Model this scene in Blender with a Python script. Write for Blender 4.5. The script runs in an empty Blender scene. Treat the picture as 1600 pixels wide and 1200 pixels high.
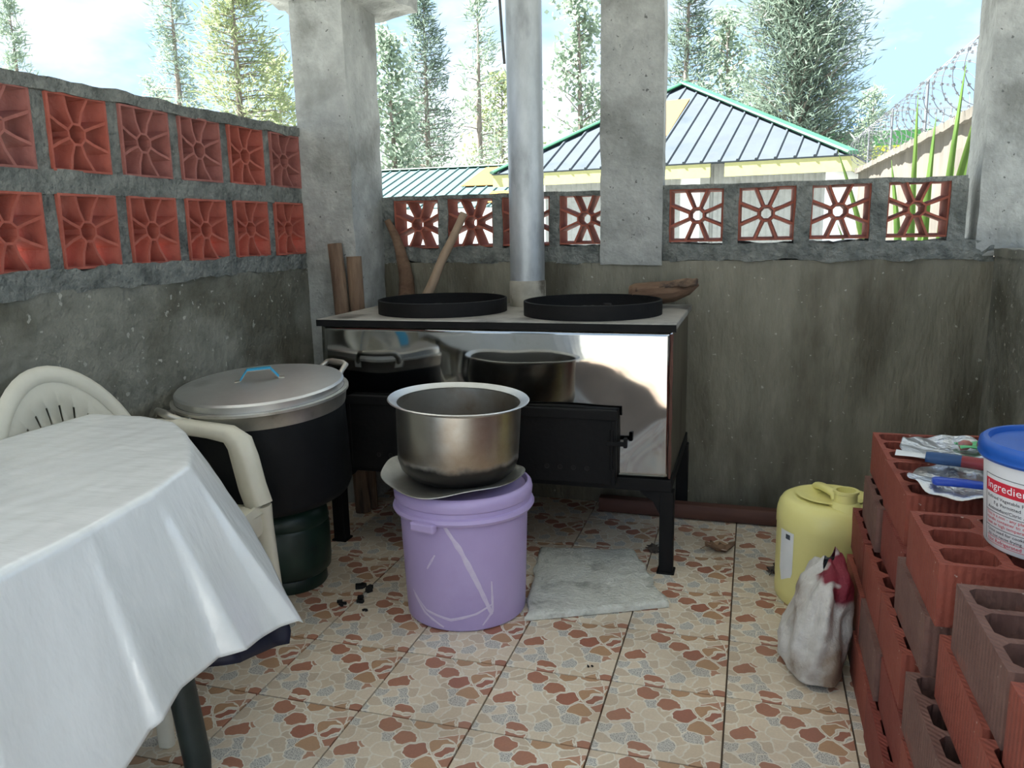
import bpy, bmesh, math, random
from mathutils import Vector, Matrix, noise
R = math.radians
PI = math.pi
rnd = random.Random(7)
col = bpy.context.scene.collection
sc = bpy.context.scene

# ------------------------------------------------------------------ camera
CAMZ = 1.21
YAW, PIT, ROL, FPX = R(-16.712), R(11.029), R(-1.138), 1260.0
fw = Vector((math.sin(YAW)*math.cos(PIT), math.cos(YAW)*math.cos(PIT), -math.sin(PIT)))
r0 = Vector((math.cos(YAW), -math.sin(YAW), 0)); u0 = r0.cross(fw)
rv = math.cos(ROL)*r0 + math.sin(ROL)*u0
uv = -math.sin(ROL)*r0 + math.cos(ROL)*u0
cd = bpy.data.cameras.new('camera'); cam = bpy.data.objects.new('camera', cd); col.objects.link(cam)
cd.sensor_width = 36.0; cd.lens = FPX/1600*36.0; cd.clip_start = .02; cd.clip_end = 500
cam.matrix_world = Matrix(((rv.x, uv.x, -fw.x, 0), (rv.y, uv.y, -fw.y, 0), (rv.z, uv.z, -fw.z, CAMZ), (0, 0, 0, 1)))
sc.camera = cam

# ------------------------------------------------------------------ sky, sun, exposure
world = bpy.data.worlds.new('sky'); sc.world = world; world.use_nodes = True
wn = world.node_tree.nodes; wl = world.node_tree.links; wn.clear()
wo = wn.new('ShaderNodeOutputWorld'); wb = wn.new('ShaderNodeBackground'); wb.inputs['Strength'].default_value = 1.0
wt = wn.new('ShaderNodeTexCoord'); wm = wn.new('ShaderNodeMapping'); wm.inputs['Scale'].default_value = (1, 1, 2.2)
wz = wn.new('ShaderNodeTexNoise'); wz.inputs['Scale'].default_value = 2.6; wz.inputs['Detail'].default_value = 7; wz.inputs['Roughness'].default_value = .55
wr = wn.new('ShaderNodeValToRGB')
wr.color_ramp.elements[0].position = .45; wr.color_ramp.elements[0].color = (.145, .215, .31, 1)
wr.color_ramp.elements[1].position = .63; wr.color_ramp.elements[1].color = (.315, .33, .345, 1)
wl.new(wt.outputs['Generated'], wm.inputs['Vector']); wl.new(wm.outputs['Vector'], wz.inputs['Vector'])
wl.new(wz.outputs['Fac'], wr.inputs['Fac']); wl.new(wr.outputs['Color'], wb.inputs['Color']); wl.new(wb.outputs['Background'], wo.inputs['Surface'])

sd = bpy.data.lights.new('sun', 'SUN'); sun = bpy.data.objects.new('sun', sd); col.objects.link(sun)
sd.energy = 10.0; sd.angle = R(1.5); sd.color = (1, .99, .97)
sun.rotation_euler = Vector((.50, .12, -1.0)).to_track_quat('-Z', 'Y').to_euler()

vs = sc.view_settings
vs.view_transform = 'Standard'; vs.look = 'None'; vs.gamma = 1.0; vs.use_curve_mapping = False
vs.exposure = 2.25

# ------------------------------------------------------------------ materials
def lin(c):
    return tuple(((x/255)/12.92 if x/255 <= .04045 else ((x/255+.055)/1.055)**2.4) for x in c)+(1,)
MATS = {}
def mat(name, c1, c2=None, c3=None, rough=.6, metal=0, ns=8, ns3=2.5, t3=(.55, .7), bump=0, bs=40, spec=.5, trans=0, stretch=(1, 1, 1), bdist=.01, bdet=5, speck=None, ss=60, st=.70):
    """procedural surface: c1..c2 by fine noise, c3 stains by a coarse one (colours in 0-255 sRGB)"""
    m = bpy.data.materials.new(name); m.use_nodes = True; MATS[name] = m
    n = m.node_tree.nodes; l = m.node_tree.links; b = n['Principled BSDF']
    b.inputs['Roughness'].default_value = rough; b.inputs['Metallic'].default_value = metal
    b.inputs['Specular IOR Level'].default_value = spec
    if trans: b.inputs['Transmission Weight'].default_value = trans
    tc = n.new('ShaderNodeTexCoord'); mp = n.new('ShaderNodeMapping'); mp.inputs['Scale'].default_value = stretch
    l.new(tc.outputs['Object'], mp.inputs['Vector'])
    out = None
    if c2 is None:
        c2 = tuple(min(255, x*1.06+2) for x in c1)
    nz = n.new('ShaderNodeTexNoise'); nz.inputs['Scale'].default_value = ns; nz.inputs['Detail'].default_value = 6
    nz.inputs['Roughness'].default_value = .65
    l.new(mp.outputs['Vector'], nz.inputs['Vector'])
    rp = n.new('ShaderNodeValToRGB'); rp.color_ramp.elements[0].position = .33; rp.color_ramp.elements[1].position = .67
    rp.color_ramp.elements[0].color = lin(c1); rp.color_ramp.elements[1].color = lin(c2)
    l.new(nz.outputs['Fac'], rp.inputs['Fac']); out = rp.outputs['Color']
    if c3:
        n3 = n.new('ShaderNodeTexNoise'); n3.inputs['Scale'].default_value = ns3; n3.inputs['Detail'].default_value = 8; n3.inputs['Roughness'].default_value = .6
        l.new(mp.outputs['Vector'], n3.inputs['Vector'])
        r3 = n.new('ShaderNodeValToRGB'); r3.color_ramp.elements[0].position = t3[0]; r3.color_ramp.elements[1].position = t3[1]
        r3.color_ramp.elements[0].color = (0, 0, 0, 1); r3.color_ramp.elements[1].color = (1, 1, 1, 1)
        l.new(n3.outputs['Fac'], r3.inputs['Fac'])
        mx = n.new('ShaderNodeMix'); mx.data_type = 'RGBA'
        l.new(r3.outputs['Color'], mx.inputs['Factor']); l.new(out, mx.inputs['A']); mx.inputs['B'].default_value = lin(c3)
        out = mx.outputs['Result']
    if speck:
        n4 = n.new('ShaderNodeTexNoise'); n4.inputs['Scale'].default_value = ss; n4.inputs['Detail'].default_value = 2; l.new(tc.outputs['Object'], n4.inputs['Vector'])
        r4 = n.new('ShaderNodeMapRange'); r4.inputs[1].default_value = st; r4.inputs[2].default_value = st+.03; l.new(n4.outputs['Fac'], r4.inputs[0])
        m4 = n.new('ShaderNodeMix'); m4.data_type = 'RGBA'; l.new(r4.outputs[0], m4.inputs['Factor']); l.new(out, m4.inputs['A']); m4.inputs['B'].default_value = lin(speck)
        out = m4.outputs['Result']
    l.new(out, b.inputs['Base Color'])
    if bump:
        nb = n.new('ShaderNodeTexNoise'); nb.inputs['Scale'].default_value = bs; nb.inputs['Detail'].default_value = bdet
        l.new(mp.outputs['Vector'], nb.inputs['Vector'])
        bp = n.new('ShaderNodeBump'); bp.inputs['Strength'].default_value = bump; bp.inputs['Distance'].default_value = bdist
        l.new(nb.outputs['Fac'], bp.inputs['Height']); l.new(bp.outputs['Normal'], b.inputs['Normal'])
    return m

mat('plaster', (104, 104, 94), (136, 135, 123), (86, 84, 71), rough=.85, ns=7, ns3=2.6, t3=(.46, .62), bump=.8, bs=32, bdist=.015, speck=(158, 157, 146), ss=38, st=.68)
mat('plaster_damp', (108, 105, 90), (132, 128, 112), (82, 77, 62), rough=.7, ns=6, ns3=2.2, t3=(.44, .62), bump=.6, bs=30, bdist=.015, stretch=(1.6, 1, .5), speck=(164, 162, 148), ss=45, st=.69)
mat('column_concrete', (140, 142, 138), (168, 169, 164), (120, 121, 116), rough=.9, ns=9, ns3=3.5, t3=(.5, .66), bump=.7, bs=45, bdist=.012, speck=(96, 97, 94), ss=50, st=.70)
mat('mortar', (100, 104, 100), (134, 136, 129), (84, 87, 83), rough=.95, ns=22, ns3=10, t3=(.48, .66), bump=1, bs=42, bdist=.03)
mat('terracotta', (152, 74, 58), (170, 94, 78), (130, 64, 52), rough=.75, ns=12, ns3=6, bump=.4, bs=70)
mat('terracotta_dull', (140, 82, 73), (158, 102, 93), (116, 70, 64), rough=.8, ns=12, ns3=6, bump=.4, bs=70)
mat('terracotta_dusty', (138, 72, 56), (158, 92, 74), (112, 70, 60), rough=.85, ns=12, ns3=6, bump=.4, bs=70)
mat('brick_orange', (134, 63, 48), (150, 78, 62), (112, 64, 55), rough=.8, ns=10, ns3=5, t3=(.5, .7), bump=.4, bs=60, speck=(206, 180, 166), ss=60, st=.73)
mat('brick_red', (122, 54, 43), (138, 66, 54), (102, 58, 51), rough=.8, ns=10, ns3=5, t3=(.5, .7), bump=.4, bs=60, speck=(200, 176, 164), ss=60, st=.73)
mat('brick_brown', (104, 72, 64), (124, 92, 82), (134, 68, 50), rough=.85, ns=10, ns3=4, t3=(.54, .66), bump=.4, bs=60, speck=(170, 150, 140), ss=60, st=.73)
mat('soot', (9, 9, 9), (17, 16, 16), (28, 25, 22), rough=.7, ns=14, ns3=8, t3=(.6, .8), bump=.12, bs=50, spec=.25)
mat('soot_pot', (11, 13, 15), (20, 22, 24), rough=.6, ns=9, bump=.1, bs=40, spec=.25)
mat('stove_top', (140, 137, 130), (168, 164, 156), (72, 69, 65), rough=.45, metal=0, ns=9, ns3=5, t3=(.5, .66), bump=.15)
mat('steel_mirror', (158, 158, 156), (170, 170, 168), (120, 110, 98), rough=.06, metal=1, ns=4, ns3=4, t3=(.62, .8), bump=.6, bs=2.8, bdist=.05, bdet=.7)
mat('steel_side', (120, 114, 104), (140, 134, 122), (90, 82, 70), rough=.38, metal=1, ns=6, ns3=3, bump=.12, bs=5, bdist=.04, stretch=(1, 1, .4))
mat('galvanised', (158, 162, 163), (186, 190, 191), (132, 136, 137), rough=.5, metal=.6, ns=10, ns3=6, bump=.05, stretch=(1, 1, .4))
mat('pipe_painted', (140, 136, 124), (166, 160, 146), (86, 78, 66), rough=.6, ns=14, ns3=9, t3=(.55, .65))
mat('aluminium', (214, 215, 214), (226, 227, 226), (190, 190, 188), rough=.42, metal=1, ns=7, ns3=4, bump=.06, bs=30)
mat('aluminium_dull', (176, 174, 166), (200, 198, 190), (138, 130, 116), rough=.45, metal=.95, ns=10, ns3=6, bump=.05)
mat('foil', (205, 207, 210), (222, 224, 226), rough=.28, metal=.9, ns=20, bump=.8, bs=55, bdist=.008)
mat('white_plastic', (206, 202, 184), (218, 214, 198), (188, 182, 160), rough=.42, ns=5, ns3=3, t3=(.56, .75))
mat('tablecloth_white', (224, 228, 228), (234, 237, 237), (206, 211, 211), rough=.22, ns=4, ns3=3, t3=(.55, .8), bump=.32, bs=20, spec=.8, bdist=.008, bdet=3, stretch=(.6, 1.7, .8))
mat('navy_cloth', (9, 13, 34), (14, 19, 44), rough=.6, ns=20)
mat('table_green', (30, 40, 38), (48, 58, 54), (22, 26, 26), rough=.45, ns=10, ns3=6)
mat('table_plastic', (190, 192, 188), (200, 202, 198), rough=.5)
mat('lilac_plastic', (176, 158, 204), (184, 167, 211), (168, 150, 197), rough=.38, ns=3, ns3=2)
mat('scuff_white', (214, 203, 224), (202, 188, 218), rough=.5, ns=40)
mat('gas_green', (16, 38, 30), (24, 48, 38), (12, 22, 18), rough=.4, ns=8, ns3=6, bump=.05)
mat('yellow_plastic', (232, 223, 142), (238, 230, 156), (220, 211, 144), rough=.36, ns=4, ns3=3, t3=(.58, .8))
mat('label_white', (222, 224, 222), (232, 233, 232), rough=.5)
mat('label_grey', (70, 74, 80), rough=.6)
mat('blue_lid', (28, 84, 172), (36, 94, 184), rough=.35)
mat('tub_white', (232, 232, 232), (240, 240, 240), rough=.35)
mat('print_red', (206, 44, 62), rough=.4)
mat('print_black', (52, 54, 62), rough=.5)
mat('print_white', (244, 244, 244), rough=.5)
mat('print_blue', (28, 60, 140), rough=.4)
mat('wood_pale', (140, 118, 98), (166, 144, 120), (108, 88, 72), rough=.8, ns=18, ns3=5, bump=.4, bs=50, stretch=(1, 1, .2))
mat('wood_brown', (92, 70, 54), (132, 108, 86), (60, 46, 37), rough=.85, ns=26, ns3=10, t3=(.48, .64), bump=.9, bs=60, stretch=(1, 1, .12))
mat('bark', (86, 62, 46), (116, 92, 72), (54, 42, 34), rough=.9, ns=22, ns3=8, bump=.8, bs=40, stretch=(.25, 1, 1))
mat('timber_red', (78, 48, 40), (98, 64, 52), (58, 40, 34), rough=.7, ns=10, ns3=5, stretch=(.2, 1, 1))
mat('black_plastic', (22, 23, 25), (34, 35, 37), rough=.4)
mat('dry_leaf', (112, 84, 62), (142, 112, 86), (84, 62, 48), rough=.8, ns=30, ns3=20)
mat('dark_leaf', (62, 54, 48), (86, 74, 64), rough=.85, ns=30)
mat('charcoal', (16, 15, 14), (30, 28, 26), rough=.9, ns=40)
mat('blue_handle', (18, 62, 110), (24, 72, 122), rough=.4)
mat('royal_blue', (20, 62, 168), (26, 72, 184), rough=.35)
mat('maroon', (120, 32, 42), (140, 42, 52), rough=.4)
mat('onion', (158, 98, 92), (182, 124, 110), (112, 66, 110), rough=.4, ns=10, ns3=18)
mat('green_bag', (88, 178, 120), (110, 196, 140), rough=.45)
mat('rust_wire', (92, 94, 96), (108, 110, 112), rough=.6, metal=.2)
mat('cable', (60, 58, 56), rough=.7)
mat('ceiling_sheet', (206, 207, 206), (216, 217, 216), rough=.6, ns=5)
mat('timber', (134, 112, 88), (154, 130, 104), rough=.8, ns=10)
mat('ground_soil', (126, 127, 125), (146, 147, 145), (112, 118, 100), rough=.95, ns=3, ns3=.5, t3=(.5, .6), bump=.3, bs=6)
mat('slab', (120, 104, 90), (140, 122, 106), rough=.8, ns=8)
mat('roof_sheet', (58, 64, 69), (63, 70, 75), (52, 60, 65), rough=.75, metal=0, spec=.12, ns=2, ns3=1)
mat('roof_sheet_green', (62, 82, 82), (69, 90, 89), rough=.75, metal=0, spec=.12, ns=2)
mat('roof_yellow', (124, 86, 20), (134, 96, 28), rough=.5)
mat('ridge_green', (28, 80, 56), (34, 88, 62), rough=.5)
mat('fascia', (150, 148, 96), (158, 156, 104), rough=.6)
mat('house_wall', (222, 224, 220), (232, 233, 230), rough=.8)
mat('corrugated', (140, 142, 138), (154, 155, 152), (122, 124, 119), rough=.6, metal=.1)
mat('far_green', (36, 92, 40), (42, 98, 46), rough=.7)
mat('far_yellow', (140, 142, 36), (148, 150, 42), rough=.7)
mat('far_white', (150, 154, 158), (158, 162, 166), rough=.7)
mat('tank_blue', (46, 84, 140), (56, 94, 150), rough=.5)
mat('rail', (120, 126, 130), rough=.6)
mat('fence_stone', (74, 69, 60), (96, 90, 78), (56, 53, 47), rough=.95, ns=4, ns3=2, bump=.7, bs=14, stretch=(1, 1, .3))
mat('trunk', (110, 100, 92), (136, 126, 116), rough=.9, ns=6)
def leafmat(name, c1, c2):
    m = mat(name, c1, c2, rough=.6, ns=1.2, spec=.2)
    b = m.node_tree.nodes['Principled BSDF']
    tr = m.node_tree.nodes.new('ShaderNodeBsdfTranslucent'); mx = m.node_tree.nodes.new('ShaderNodeMixShader'); mx.inputs[0].default_value = .4
    o = m.node_tree.nodes['Material Output']
    src = b.inputs['Base Color'].links[0].from_socket
    m.node_tree.links.new(src, tr.inputs['Color'])
    m.node_tree.links.new(b.outputs[0], mx.inputs[1]); m.node_tree.links.new(tr.outputs[0], mx.inputs[2]); m.node_tree.links.new(mx.outputs[0], o.inputs['Surface'])
leafmat('leaf_grey_green', (122, 138, 122), (150, 164, 142))
leafmat('leaf_yellow_green', (124, 136, 98), (150, 158, 118))
leafmat('leaf_deep', (94, 110, 98), (118, 132, 115))
leafmat('grass_blade', (68, 98, 44), (104, 128, 62))

def tile_material():
    m = bpy.data.materials.new('printed_tile'); m.use_nodes = True; MATS['tile'] = m
    n = m.node_tree.nodes; l = m.node_tree.links; b = n['Principled BSDF']
    tc = n.new('ShaderNodeTexCoord')
    nw = n.new('ShaderNodeTexNoise'); nw.inputs['Scale'].default_value = 20; nw.inputs['Detail'].default_value = 2
    l.new(tc.outputs['Object'], nw.inputs['Vector'])
    sb = n.new('ShaderNodeVectorMath'); sb.operation = 'SUBTRACT'; sb.inputs[1].default_value = (.5, .5, .5); l.new(nw.outputs['Color'], sb.inputs[0])
    sl = n.new('ShaderNodeVectorMath'); sl.operation = 'SCALE'; sl.inputs['Scale'].default_value = .045; l.new(sb.outputs[0], sl.inputs[0])
    ad = n.new('ShaderNodeVectorMath'); ad.operation = 'ADD'; l.new(tc.outputs['Object'], ad.inputs[0]); l.new(sl.outputs[0], ad.inputs[1])
    def vor(feat, scale):
        v = n.new('ShaderNodeTexVoronoi'); v.voronoi_dimensions = '2D'; v.feature = feat; v.inputs['Scale'].default_value = scale
        v.inputs['Randomness'].default_value = .95
        l.new(ad.outputs[0], v.inputs['Vector']); return v
    S = 25
    def node(t, **k):
        q = n.new(t)
        for a, v in k.items(): setattr(q, a, v)
        return q
    def step(sock, a, b_):
        q = n.new('ShaderNodeMapRange'); q.inputs[1].default_value = a; q.inputs[2].default_value = b_; l.new(sock, q.inputs[0]); return q.outputs[0]
    def mul(a, b_):
        q = node('ShaderNodeMath', operation='MULTIPLY'); l.new(a, q.inputs[0]); l.new(b_, q.inputs[1]); return q.outputs[0]
    def mixc(fac, a, b_):
        q = node('ShaderNodeMix', data_type='RGBA'); l.new(fac, q.inputs['Factor'])
        for sk, v in (('A', a), ('B', b_)):
            if isinstance(v, tuple): q.inputs[sk].default_value = v
            else: l.new(v, q.inputs[sk])
        return q.outputs['Result']
    CREAM = lin((230, 222, 206))
    # small pale stones
    e = vor('DISTANCE_TO_EDGE', S); f = vor('F1', S)
    sp = n.new('ShaderNodeSeparateColor'); l.new(f.outputs['Color'], sp.inputs[0])
    rp = n.new('ShaderNodeValToRGB'); cr = rp.color_ramp; cr.interpolation = 'CONSTANT'
    cr.elements[0].position = 0; cr.elements[0].color = lin((214, 196, 170))
    cr.elements[1].position = .30; cr.elements[1].color = lin((222, 206, 182))
    for p, c in ((.55, (206, 188, 164)), (.80, (202, 184, 160)), (.93, (186, 140, 114))):
        x = cr.elements.new(p); x.color = lin(c)
    l.new(sp.outputs[0], rp.inputs['Fac'])
    # speckled grey stones
    ns_ = n.new('ShaderNodeTexNoise'); ns_.inputs['Scale'].default_value = 320; ns_.inputs['Detail'].default_value = 2; l.new(tc.outputs['Object'], ns_.inputs['Vector'])
    spk = mixc(step(ns_.outputs['Fac'], .5, .58), lin((212, 208, 198)), lin((140, 138, 132)))
    c1 = mixc(mul(step(sp.outputs[1], .80, .805), step(sp.outputs[0], -.1, -.05)), rp.outputs['Color'], spk)
    c1 = mixc(step(e.outputs['Distance'], .065, .035), c1, CREAM)
    # larger rounded brown stones laid over them
    f2 = vor('F1', 15.5); e2 = vor('DISTANCE_TO_EDGE', 15.5); sp2 = n.new('ShaderNodeSeparateColor'); l.new(f2.outputs['Color'], sp2.inputs[0])
    pick = step(sp2.outputs[2], .68, .685)
    rnd_ = step(f2.outputs['Distance'], .50, .49); fill = mul(mul(pick, step(f2.outputs['Distance'], .44, .43)), step(e2.outputs['Distance'], .075, .085))
    ring = mul(mul(pick, rnd_), step(e2.outputs['Distance'], .02, .03))
    brn = n.new('ShaderNodeValToRGB'); brn.color_ramp.interpolation = 'CONSTANT'
    brn.color_ramp.elements[0].color = lin((172, 120, 96)); brn.color_ramp.elements[1].position = .45; brn.color_ramp.elements[1].color = lin((184, 146, 112))
    q = brn.color_ramp.elements.new(.7); q.color = lin((164, 108, 88)); l.new(sp2.outputs[0], brn.inputs['Fac'])
    c1 = mixc(ring, c1, CREAM); c1 = mixc(fill, c1, brn.outputs['Color'])
    nz_ = n.new('ShaderNodeTexNoise'); nz_.inputs['Scale'].default_value = 160; nz_.inputs['Detail'].default_value = 3; l.new(tc.outputs['Object'], nz_.inputs['Vector'])
    mr = n.new('ShaderNodeMapRange'); mr.inputs[3].default_value = .86; mr.inputs[4].default_value = 1.12; l.new(nz_.outputs['Fac'], mr.inputs[0])
    mj = n.new('ShaderNodeMix'); mj.data_type = 'RGBA'; mj.blend_type = 'MULTIPLY'; mj.inputs['Factor'].default_value = 1
    l.new(c1, mj.inputs['A']); l.new(mr.outputs[0], mj.inputs['B'])
    # dirt trodden over the floor, in world space
    ge = n.new('ShaderNodeNewGeometry'); nd = n.new('ShaderNodeTexNoise'); nd.inputs['Scale'].default_value = 2.2; nd.inputs['Detail'].default_value = 8
    l.new(ge.outputs['Position'], nd.inputs['Vector'])
    rd = n.new('ShaderNodeValToRGB'); rd.color_ramp.elements[0].position = .45; rd.color_ramp.elements[1].position = .75
    rd.color_ramp.elements[0].color = (0, 0, 0, 1); rd.color_ramp.elements[1].color = (.42, .42, .42, 1); l.new(nd.outputs['Fac'], rd.inputs['Fac'])
    mdn = n.new('ShaderNodeMix'); mdn.data_type = 'RGBA'; l.new(rd.outputs['Color'], mdn.inputs['Factor']); l.new(mj.outputs['Result'], mdn.inputs['A'])
    mdn.inputs['B'].default_value = lin((128, 112, 96))
    l.new(mdn.outputs['Result'], b.inputs['Base Color']); b.inputs['Roughness'].default_value = .42
tile_material()

def ribbed(name, sc_):
    """vertical extrusion grooves as fine relief on a clay block"""
    m = MATS[name]; n = m.node_tree.nodes; l = m.node_tree.links; b = n['Principled BSDF']
    tc = n.new('ShaderNodeTexCoord'); sx = n.new('ShaderNodeSeparateXYZ'); l.new(tc.outputs['Object'], sx.inputs[0])
    a = n.new('ShaderNodeMath'); a.operation = 'ADD'; l.new(sx.outputs[0], a.inputs[0]); l.new(sx.outputs[1], a.inputs[1])
    mu = n.new('ShaderNodeMath'); mu.operation = 'MULTIPLY'; mu.inputs[1].default_value = sc_; l.new(a.outputs[0], mu.inputs[0])
    si = n.new('ShaderNodeMath'); si.operation = 'SINE'; l.new(mu.outputs[0], si.inputs[0])
    bp = n.new('ShaderNodeBump'); bp.inputs['Strength'].default_value = .35; bp.inputs['Distance'].default_value = .002
    l.new(si.outputs[0], bp.inputs['Height'])
    old = b.inputs['Normal'].links[0].from_node; l.new(old.outputs[0], bp.inputs['Normal']); l.new(bp.outputs[0], b.inputs['Normal'])
for k in ('brick_orange', 'brick_red', 'brick_brown'): ribbed(k, 420)

def pot_material():
    """spun aluminium pan: burnt brown patches and a soot band of its own shape round the base"""
    m = mat('pan_burnt', (196, 194, 187), (212, 210, 203), (162, 142, 118), rough=.34, metal=1, ns=6, ns3=4, t3=(.45, .7), bump=.03)
    n = m.node_tree.nodes; l = m.node_tree.links; b = n['Principled BSDF']
    tc = n.new('ShaderNodeTexCoord'); sx = n.new('ShaderNodeSeparateXYZ'); l.new(tc.outputs['Object'], sx.inputs[0])
    nz = n.new('ShaderNodeTexNoise'); nz.inputs['Scale'].default_value = 14; nz.inputs['Detail'].default_value = 6; l.new(tc.outputs['Object'], nz.inputs['Vector'])
    mm = n.new('ShaderNodeMath'); mm.operation = 'MULTIPLY_ADD'; mm.inputs[1].default_value = .05; l.new(nz.outputs['Fac'], mm.inputs[0]); l.new(sx.outputs[2], mm.inputs[2])
    rp = n.new('ShaderNodeValToRGB'); rp.color_ramp.elements[0].position = .088; rp.color_ramp.elements[1].position = .106
    rp.color_ramp.elements[0].color = (1, 1, 1, 1); rp.color_ramp.elements[1].color = (0, 0, 0, 1); l.new(mm.outputs[0], rp.inputs['Fac'])
    src = b.inputs['Base Color'].links[0].from_socket
    mx = n.new('ShaderNodeMix'); mx.data_type = 'RGBA'; l.new(rp.outputs['Color'], mx.inputs['Factor']); l.new(src, mx.inputs['A']); mx.inputs['B'].default_value = lin((20, 19, 20))
    l.new(mx.outputs['Result'], b.inputs['Base Color'])
    iv = n.new('ShaderNodeMath'); iv.operation = 'SUBTRACT'; iv.inputs[0].default_value = 1; l.new(rp.outputs['Color'], iv.inputs[1]); l.new(iv.outputs[0], b.inputs['Metallic'])
pot_material()

def sack_material():
    m = mat('sack_white', (196, 192, 184), (216, 212, 206), (142, 124, 106), rough=.7, ns=20, ns3=5, t3=(.46, .60), bump=.5, bs=120)
    n = m.node_tree.nodes; l = m.node_tree.links; b = n['Principled BSDF']
    tc = n.new('ShaderNodeTexCoord'); wv = n.new('ShaderNodeTexNoise'); wv.inputs['Scale'].default_value = 9; l.new(tc.outputs['Object'], wv.inputs['Vector'])
    sx = n.new('ShaderNodeSeparateXYZ'); l.new(tc.outputs['Object'], sx.inputs[0])
    # a printed maroon patch near the mouth of the sack
    rz = n.new('ShaderNodeMapRange'); rz.inputs[1].default_value = .20; rz.inputs[2].default_value = .22; l.new(sx.outputs[2], rz.inputs[0])
    rx = n.new('ShaderNodeMapRange'); rx.inputs[1].default_value = .0; rx.inputs[2].default_value = .012; l.new(sx.outputs[0], rx.inputs[0])
    rn = n.new('ShaderNodeMapRange'); rn.inputs[1].default_value = .47; rn.inputs[2].default_value = .50; l.new(wv.outputs['Fac'], rn.inputs[0])
    m1 = n.new('ShaderNodeMath'); m1.operation = 'MULTIPLY'; l.new(rz.outputs[0], m1.inputs[0]); l.new(rx.outputs[0], m1.inputs[1])
    m2 = n.new('ShaderNodeMath'); m2.operation = 'MULTIPLY'; l.new(m1.outputs[0], m2.inputs[0]); l.new(rn.outputs[0], m2.inputs[1])
    src = b.inputs['Base Color'].links[0].from_socket
    mx = n.new('ShaderNodeMix'); mx.data_type = 'RGBA'; l.new(m2.outputs[0], mx.inputs['Factor']); l.new(src, mx.inputs['A']); mx.inputs['B'].default_value = lin((128, 36, 52))
    l.new(mx.outputs['Result'], b.inputs['Base Color'])
sack_material()
mat('sack_grey', (200, 200, 189), (220, 220, 210), (146, 147, 136), rough=.85, ns=26, ns3=9, t3=(.54, .68), bump=.9, bs=90)

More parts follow.
